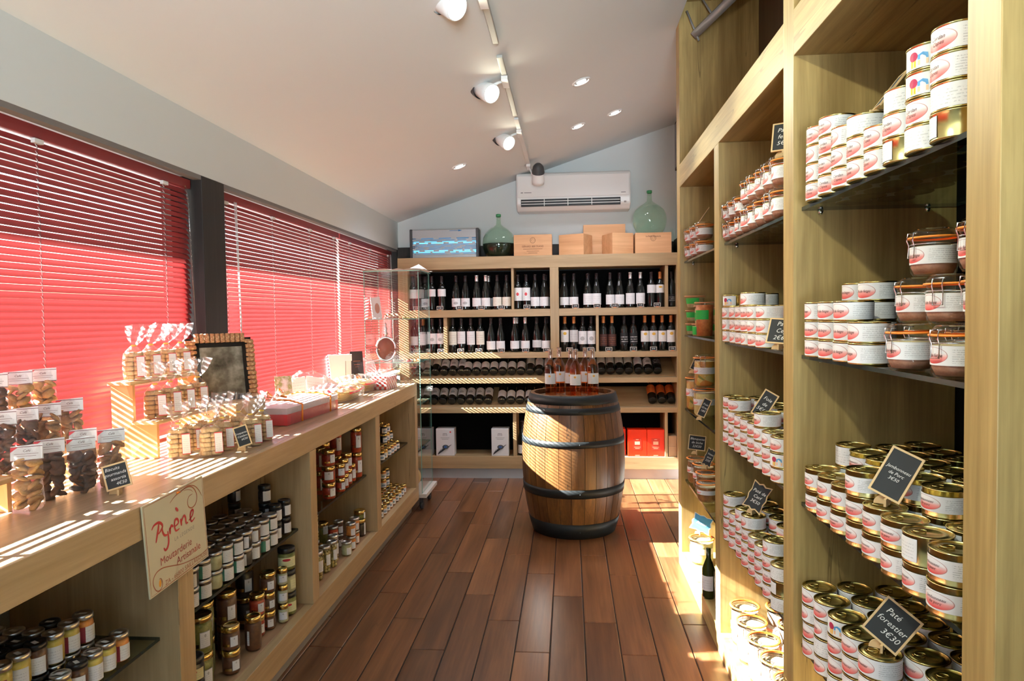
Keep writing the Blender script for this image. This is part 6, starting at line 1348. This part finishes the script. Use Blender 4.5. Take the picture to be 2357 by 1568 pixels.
for i in range(10): ob('cork', ck, fr, (-.10 + i * .0222, -.004, H_ + .002), (rnd.uniform(-.1, .1), rnd.uniform(-.12, .12), 0))

# ---------------------------------------------------------------- gift packs, baskets and papers
def cello_pack(name, label, cat, loc, rz, hx, hy, h_, base, seed, neck=True, group=None):
    r = root(name, label, cat, loc, (0, 0, rz), group)
    rings = [(hx, hy, 0, 5), (hx * 1.04, hy * 1.04, h_ * .3, 4), (hx * 1.0, hy * 1.0, h_ * .75, 4), (hx * .8, hy * .85, h_ * .98, 3), (hx * .3, hy * .4, h_ * 1.08, 2)]
    o = crumple(loft(rings, 32), .006, seed, .004)
    ob('wrapper', o.build('wrapper', M_CELLO), r); return r
r = cello_pack('gift_pack', 'red and white gift box in cellophane with orange ribbons', 'gift', (-1.37, 3.29, CT + .001), R(-4), .115, .30, .095, None, 5)
ob('box', MB().box(-.105, -.285, 0, .105, .285, .05, 0).box(-.105, -.285, .0505, .105, .285, .078, 1).build('box', [mat('red_gift_paper', (0.62, 0.05, 0.06), 0.4), mat('white_pink_tissue', (0.72, 0.60, 0.62), 0.5)]), r)
for yy in (-.17, .15): ob('ribbon', MB().tube([(-.122, yy, .005), (-.124, yy, .085), (-.06, yy + .004, .103), (.06, yy - .004, .103), (.124, yy, .085), (.122, yy, .005)], .0045, 6).build('ribbon', M_ORNG), r)
ob('bow', MB().tube([(-.05, -.10, .10), (-.075, -.13, .135), (-.06, -.16, .115), (-.04, -.12, .104), (-.02, -.08, .13), (-.045, -.06, .145), (-.055, -.10, .105), (-.01, -.15, .125), (.02, -.12, .11)], .0055, 6).build('bow', M_ORNG), r)
def basket(label, loc, rz, hx, hy, h_, paper, seed):
    r = root('wicker_basket', label, 'basket', loc, (0, 0, rz), 'gift baskets on the counter')
    for k in range(5):
        z = .006 + k * h_ / 5; f = .88 + .03 * k
        for ph in (0, PI): ob('woven_strand', MB().tube([(hx * f * math.copysign(abs(math.cos(a)) ** .7, math.cos(a)), hy * f * math.copysign(abs(math.sin(a)) ** .7, math.sin(a)), z + .003 * math.sin(14 * a + ph)) for a in [2 * PI * i / 44 for i in range(44)]], .0042, 5, closed=True).build('woven_strand', mat('honey_wicker', (0.50, 0.33, 0.11), 0.4)), r)
    ob('handle', MB().tube([(-hx * .98, 0, h_ * .7), (-hx * 1.14, 0, h_), (-hx * 1.1, hy * .3, h_ * 1.1), (-hx * .98, hy * .3, h_ * .7)], .004, 6).build('handle', MT['honey_wicker']), r)
    ob('liner', crumple(loft([(hx * .8, hy * .8, .004, 3), (hx * .9, hy * .9, h_ * .9, 3), (hx * .6, hy * .7, h_ * 1.15, 3), (hx * .15, hy * .15, h_ * 1.2, 2)], 26), .006, seed, .003).build('liner', paper), r)
    ob('ribbon', MB().tube([(hx * 1.0, -hy * .8, h_ * .9), (hx * 1.03, 0, h_ * .8), (hx * 1.0, hy * .8, h_ * .95)], .005, 6).build('ribbon', M_REDR), r)
    ob('wrapper', crumple(loft([(hx * 1.06, hy * 1.06, 0.0, 4), (hx * 1.1, hy * 1.1, h_, 4), (hx * .9, hy * .92, h_ * 1.5, 3), (hx * .3, hy * .3, h_ * 1.75, 2)], 30), .006, seed + 1, .004).build('wrapper', M_CELLO), r)
    return r
basket('shallow wicker basket with red ribbon, nearer of the pair', (-1.40, 3.98, CT + .005), R(3), .13, .20, .055, blotch('straw_and_red_paper', [(0.62, 0.42, 0.14), (0.70, 0.05, 0.08), (0.75, 0.62, 0.34)], 22, .5, 'mix'), 31)
basket('second wicker basket just beyond the red-ribboned one', (-1.43, 4.43, CT + .005), R(0), .12, .17, .06, blotch('straw_packing', [(0.62, 0.46, 0.18), (0.80, 0.66, 0.36)], 40, .5, 'mix'), 41)
r = root('gift_box', 'red and white checked gift bag at the end of the counter', 'gift', (-1.275, 4.60, CT + .001), (0, 0, R(-8)))
def checks():
    m = mat('red_white_check', (0.7, 0.05, 0.04), 0.45); t_ = NT(m); ch = t_.new('TexChecker'); ch.inputs['Scale'].default_value = 55; ch.inputs[1].default_value = (.72, .05, .04, 1); ch.inputs[2].default_value = (.82, .80, .76, 1)
    t_.link(t_.mapping(coords(t_), (1, 1, 1)), ch.inputs[0]); t_.link(ch.outputs[0], t_.p.inputs['Base Color']); return m
ob('box', MB().box(-.055, -.09, 0, .055, .09, .085).build('box', checks()), r)
ob('wrapper', crumple(loft([(.065, .10, 0, 5), (.068, .105, .08, 4), (.05, .08, .12, 3), (.02, .03, .135, 2)], 24), .005, 8, .004).build('wrapper', M_CELLO), r)
p = screw_jar(.036, .085, C_HONEY, mat('cream_screw_cap', (0.75, 0.70, 0.55), 0.3), line_label('yellow_square_label', (0.80, 0.70, 0.05), (0.3, 0.28, 0.02), rows=5), (290, 345), (.15, .65), .012)
put('honey_jar', 'jar', p, 'honey jar with yellow label standing behind the orange-ribboned pack', (-1.435, 3.685, CT + .0005), (0, 0, R(15)), None)
put('leaflet', 'leaflet', [('card', MB().hexa([(-.045, 0, 0), (.045, 0, 0), (.045, .003, 0), (-.045, .003, 0), (-.045, .05, .17), (.045, .05, .17), (.045, .053, .17), (-.045, .053, .17)]).build('card', blotch('glossy_landscape_leaflet', [(0.55, 0.60, 0.60), (0.20, 0.26, 0.10), (0.75, 0.72, 0.6)], 14, .15)))], 'glossy picture leaflet leaning behind the honey jar', (-1.56, 3.62, CT), (0, 0, R(35)))
r = root('paper_bag', 'white paper bags bundled in cellophane beside the leaflet', 'bag', (-1.555, 3.93, CT + .001), (0, 0, R(20)))
for k, (dx, a) in enumerate(((-.05, .2), (.02, .5), (.07, .9))): ob('paper_sheet', MB().box(-.05, -.002, 0, .05, .002, .12).xf(Matrix.Translation((dx, .01 * k, .02)) @ Matrix.Rotation(a - .3, 4, 'Y')).build('paper_sheet', L_PLAIN), r)
ob('wrapper', crumple(loft([(.13, .05, 0, 4), (.14, .055, .08, 3), (.10, .045, .14, 3), (.04, .02, .175, 2)], 24), .007, 9, .004).build('wrapper', M_CELLO), r)
r = root('display_stand', 'white curved card display stand against the far blinds', 'stand', (-1.59, 4.62, CT), (0, 0, R(30)))
ob('panel', MB().hexa([(-.06, -.02, 0), (.03, -.02, 0), (.03, .03, 0), (-.06, .03, 0), (-.085, -.03, .235), (.03, -.03, .235), (.03, .02, .235), (-.085, .02, .235)]).build('panel', M_WPLAST), r)
ob('shelf', MB().box(.03, -.03, .19, .075, .03, .235).build('shelf', M_WPLAST), r); ob('panel', MB().box(.035, -.02, 0, .072, .025, .189).build('panel', M_WPLAST), r)
put('menu_board', 'sign', [('board', MB().hexa([(-.045, 0, 0), (.045, 0, 0), (.045, .005, 0), (-.045, .005, 0), (-.045, .06, .20), (.045, .06, .20), (.045, .065, .20), (-.045, .065, .20)]).build('board', mat('dark_brown_card', (0.03, 0.018, 0.015), 0.4))),
    ('printing', MB().box(-.02, .0285, .105, .02, .029, .108).box(-.025, .0355, .13, .025, .036, .133).box(-.015, .0235, .09, .015, .024, .092).build('printing', mat('copper_print', (0.35, 0.12, 0.07), 0.4)))], 'dark leaning card sign between the white stand and candy bag', (-1.49, 4.70, CT + .05), (0, 0, R(28)))
r = root('flower_posy', 'small posy of orange flowers in front of the dark sign', 'flowers', (-1.455, 4.635, CT))
ob('pot', MB().lathe([(0, 0), (.02, 0), (.026, .05), (.024, .052), (0, .05)], 16).build('pot', M_PAPER), r)
q = random.Random(6)
fm = MB().lathe([(0, -.008), (.008, -.004), (.012, .003), (.006, .008), (0, .007)], 8).build('flower', mat('orange_petals', (0.90, 0.30, 0.02), 0.5))
for i in range(11): a = q.uniform(0, 6.28); d_ = q.uniform(0, .032); ob('flower', fm, r, (d_ * math.cos(a), d_ * math.sin(a), .06 + q.uniform(0, .02)), (q.uniform(-.5, .5), q.uniform(-.5, .5), 0))
r = root('candy_bag', 'clear round bag of wrapped sweets near the glass tower', 'bag', (-1.50, 4.82, CT + .001))
ob('wrapper', crumple(loft([(.085, .085, 0, 2.2), (.10, .10, .06, 2), (.10, .10, .12, 2), (.085, .085, .17, 2), (.03, .03, .20, 2)], 26), .005, 12, .004).build('wrapper', M_CELLO), r)
sw = MB().box(-.012, -.007, -.006, .012, .007, .006).hexa([(.012, -.009, -.008), (.02, -.012, -.009), (.02, .012, -.009), (.012, .009, -.008), (.012, -.004, .004), (.02, -.008, .007), (.02, .008, .007), (.012, .004, .004)]).hexa([(-.02, -.012, -.009), (-.012, -.009, -.008), (-.012, .009, -.008), (-.02, .012, -.009), (-.02, -.008, .007), (-.012, -.004, .004), (-.012, .004, .004), (-.02, .008, .007)])
swm = [sw.build('sweet', mat('white_foil_wrap', (0.80, 0.80, 0.78), 0.25, 0.4)), sw.build('sweet', mat('pale_green_wrap', (0.45, 0.55, 0.35), 0.3, 0.3))]
for i in range(60):
    a = q.uniform(0, 6.28); d_ = .078 * math.sqrt(q.random()); ob('sweet', swm[i % 3 == 0], r, (d_ * math.cos(a), d_ * math.sin(a), .012 + (i // 12) * .014 + q.uniform(0, .004)), (q.uniform(-.6, .6), q.uniform(-.6, .6), q.uniform(0, 3)))

# ---------------------------------------------------------------- glass display tower
vt = root('display_cabinet', 'tall narrow glass display tower on castors at the counter end', 'cabinet', (0, 0, 0))
x0, x1, y0, y1, zt = -1.52, -1.105, 4.975, 5.36, 1.79
bevel(ob('base', MB().box(x0 - .01, y0 - .004, .10, x1 + .03, y1 + .02, .13).build('base', mat('cream_laminate', (0.62, 0.60, 0.55), 0.4)), vt), .003)
for xx in (x0 + .04, x1 - .02):
    for yy in (y0 + .06, y1 - .05): ob('castor', MB().lathe([(0, -.012), (.026, -.012), (.03, 0), (.026, .012), (0, .012)], 16).xf(Matrix.Translation((xx, yy, .03)) @ Matrix.Rotation(R(90), 4, 'Y')).box(xx - .015, yy - .015, .035, xx + .015, yy + .015, .0995).build('castor', M_DGREY), vt)
def pane_(nm, a, b_, c_, d_, e, f): 
    B = MB().box(a, b_, c_, d_, e, f); dims = (d_ - a, e - b_, f - c_); ax = dims.index(min(dims))
    for i, fc in enumerate(B.f):
        # faces order: bottom, top, front, right, back, left
        B.m[i] = 0 if (ax == 2 and i < 2) or (ax == 1 and i in (2, 4)) or (ax == 0 and i in (3, 5)) else 1
    return ob(nm, B.build(nm, [M_GLASS, M_GEDGE2]), vt)
pane_('glass_side', x0, y0, .131, x1 - .0061, y0 + .005, zt); pane_('glass_side', x0, y1 - .005, .131, x1 - .0061, y1, zt); pane_('glass_side', x0, y0 + .0052, .131, x0 + .005, y1 - .0052, zt)
pane_('glass_door', x1 - .005, y0, .133, x1, y1, zt - .002)
pane_('glass_top', x0 - .004, y0 - .004, zt + .001, x1 + .01, y1 + .004, zt + .007)
for z in (1.115, 1.44, .80, .47): pane_('glass_shelf', x0 + .006, y0 + .006, z - .006, x1 - .012, y1 - .006, z)
ob('lock', MB().box(x1 + .001, y1 - .06, .865, x1 + .018, y1 - .02, .90).build('lock', M_WPLAST), vt)
pc = MB(); n = 10
b0 = [pc.pts([(x0 - .02 + (x1 - x0 + .05) * i / n, y0 - .01 + (y1 - y0 + .02) * j / 4, zt + .010 + .012 * abs(math.sin(i * 1.3 + j)) + (.045 if (i, j) == (9, 1) else 0)) for j in range(5)]) for i in range(n + 1)]
for i in range(n):
    for j in range(4): pc.face([b0[i] + j, b0[i + 1] + j, b0[i + 1] + j + 1, b0[i] + j + 1])
put('tissue_sheet', 'paper', [('sheet', pc.build('sheet', M_PAPER))], 'crumpled white tissue sheet lying on top of the glass tower', (0, 0, 0))
r = root('gift_carton', 'small white box with oval picture inside the glass tower', 'box', (-1.455, 5.10, 1.4405), (0, R(-6), R(20)))
ob('carton', MB().box(-.035, -.025, 0, .035, .025, .165).build('carton', M_CARD), r); ob('oval_print', MB().lathe([(0, 0), (.018, .0005)], 18).xf(Matrix.Translation((.006, -.0262, .08)) @ Matrix.Rotation(R(90), 4, 'X') @ Matrix.Scale(2.2, 4, (0, 1, 0))).build('oval_print', mat('sepia_print', (0.35, 0.20, 0.14), 0.5)), r)
r = root('pine_cone_spray', 'small dried cone and twig decoration on the tower upper shelf', 'decoration', (-1.35, 5.16, 1.4405))
cn = MB()
for k in range(9):
    for j in range(6): a = j * PI / 3 + k * .5; rr = .020 * math.sin(PI * (k + 1) / 10.5) + .004; cn.hexa([(rr * .3 * math.cos(a) - .06 + k * .013, rr * .3 * math.sin(a), .03), (rr * math.cos(a + .3) - .06 + k * .013, rr * math.sin(a + .3), .026 + .01 * math.sin(a)), (rr * math.cos(a - .3) - .06 + k * .013, rr * math.sin(a - .3), .026 + .01 * math.sin(a)), (-.055 + k * .013, 0, .026)] + [(rr * .3 * math.cos(a) - .055 + k * .013, rr * .3 * math.sin(a), .035), (rr * math.cos(a + .3) - .055 + k * .013, rr * math.sin(a + .3), .030 + .01 * math.sin(a)), (rr * math.cos(a - .3) - .055 + k * .013, rr * math.sin(a - .3), .030 + .01 * math.sin(a)), (-.05 + k * .013, 0, .031)])
o = ob('cone', cn.build('cone', mat('silvered_brown_cone', (0.30, 0.16, 0.07), 0.5)), r); o['kind'] = 'stuff'
ob('twig', MB().tube([(-.07, 0, .006), (0, .005, .008), (.09, -.01, .004)], .004, 6).build('twig', M_CORK), r)
r = root('round_plaque', 'round wooden plaque on a silver ornate stand in the glass tower', 'ornament', (-1.40, 5.12, 1.1155), (0, 0, R(15)))
dk = lambda rr, th_, n_=36: MB().lathe([(0, -th_), (rr, -th_), (rr, th_), (0, th_)], n_)
ob('rim', MB().tube([(.072 * math.cos(a), 0, .095 + .088 * math.sin(a)) for a in [2 * PI * i / 36 for i in range(36)]], .009, 8, closed=True).build('rim', M_CHROME), r)
ob('disc', dk(.066, .004).xf(Matrix.Translation((0, 0, .095)) @ Matrix.Rotation(R(90), 4, 'X') @ Matrix.Scale(1.22, 4, (0, 1, 0))).build('disc', mat('dark_walnut_disc', (0.20, 0.075, 0.035), 0.4)), r)
ob('finial', MB().lathe([(0, .19), (.012, .192), (.020, .21), (.010, .23), (.016, .25), (.006, .27), (.010, .285), (0, .30)], 14).build('finial', M_CHROME), r)
for i, (x, y, m_, c_) in enumerate(((-1.30, 5.10, M_STEEL, 'steel'), (-1.22, 5.12, M_REDR, 'red'), (-1.18, 5.20, M_RUBBER, 'orange'))):
    r = root('pocket_knife', '%s pocket knife lying on the tower glass shelf' % c_, 'knife', (x, y, 1.1155), (0, 0, .4 + i))
    ob('handle', loft([(.038, .008, 0, 3), (.04, .009, .004, 3), (.036, .006, .009, 3)], 14).build('handle', m_), r); ob('blade', MB().hexa([(.03, -.005, .003), (.09, -.001, .003), (.09, .003, .003), (.03, .006, .003), (.03, -.004, .005), (.088, 0, .0045), (.088, .002, .0045), (.03, .005, .005)]).build('blade', M_STEEL), r)
for i, x in enumerate((-1.44, -1.37, -1.22, -1.15)):
    r = root('pocket_knife', 'yellow-handled pocket knife, %s of four on the upper tower shelf' % ORD[i], 'knife', (x, 5.05 + .06 * (i % 2), 1.4405), (0, 0, .3 * i))
    ob('handle', loft([(.030, .007, 0, 3), (.032, .008, .004, 3), (.028, .005, .009, 3)], 14).build('handle', M_GLID if i > 1 else M_STEEL), r); ob('blade', MB().box(.026, -.004, .003, .07, .004, .0045).build('blade', M_STEEL), r)
r = root('round_box', 'round pale wooden box at the bottom of the glass tower', 'box', (-1.24, 5.10, .1315), (0, 0, 0))
ob('side', dk(.085, .03, 32).xf(Matrix.Translation((0, .03, .086)) @ Matrix.Rotation(R(90), 4, 'X')).build('side', M_TAGW), r); ob('print', dk(.06, .001, 32).xf(Matrix.Translation((0, -.002, .086)) @ Matrix.Rotation(R(90), 4, 'X')).build('print', M_CORK), r)
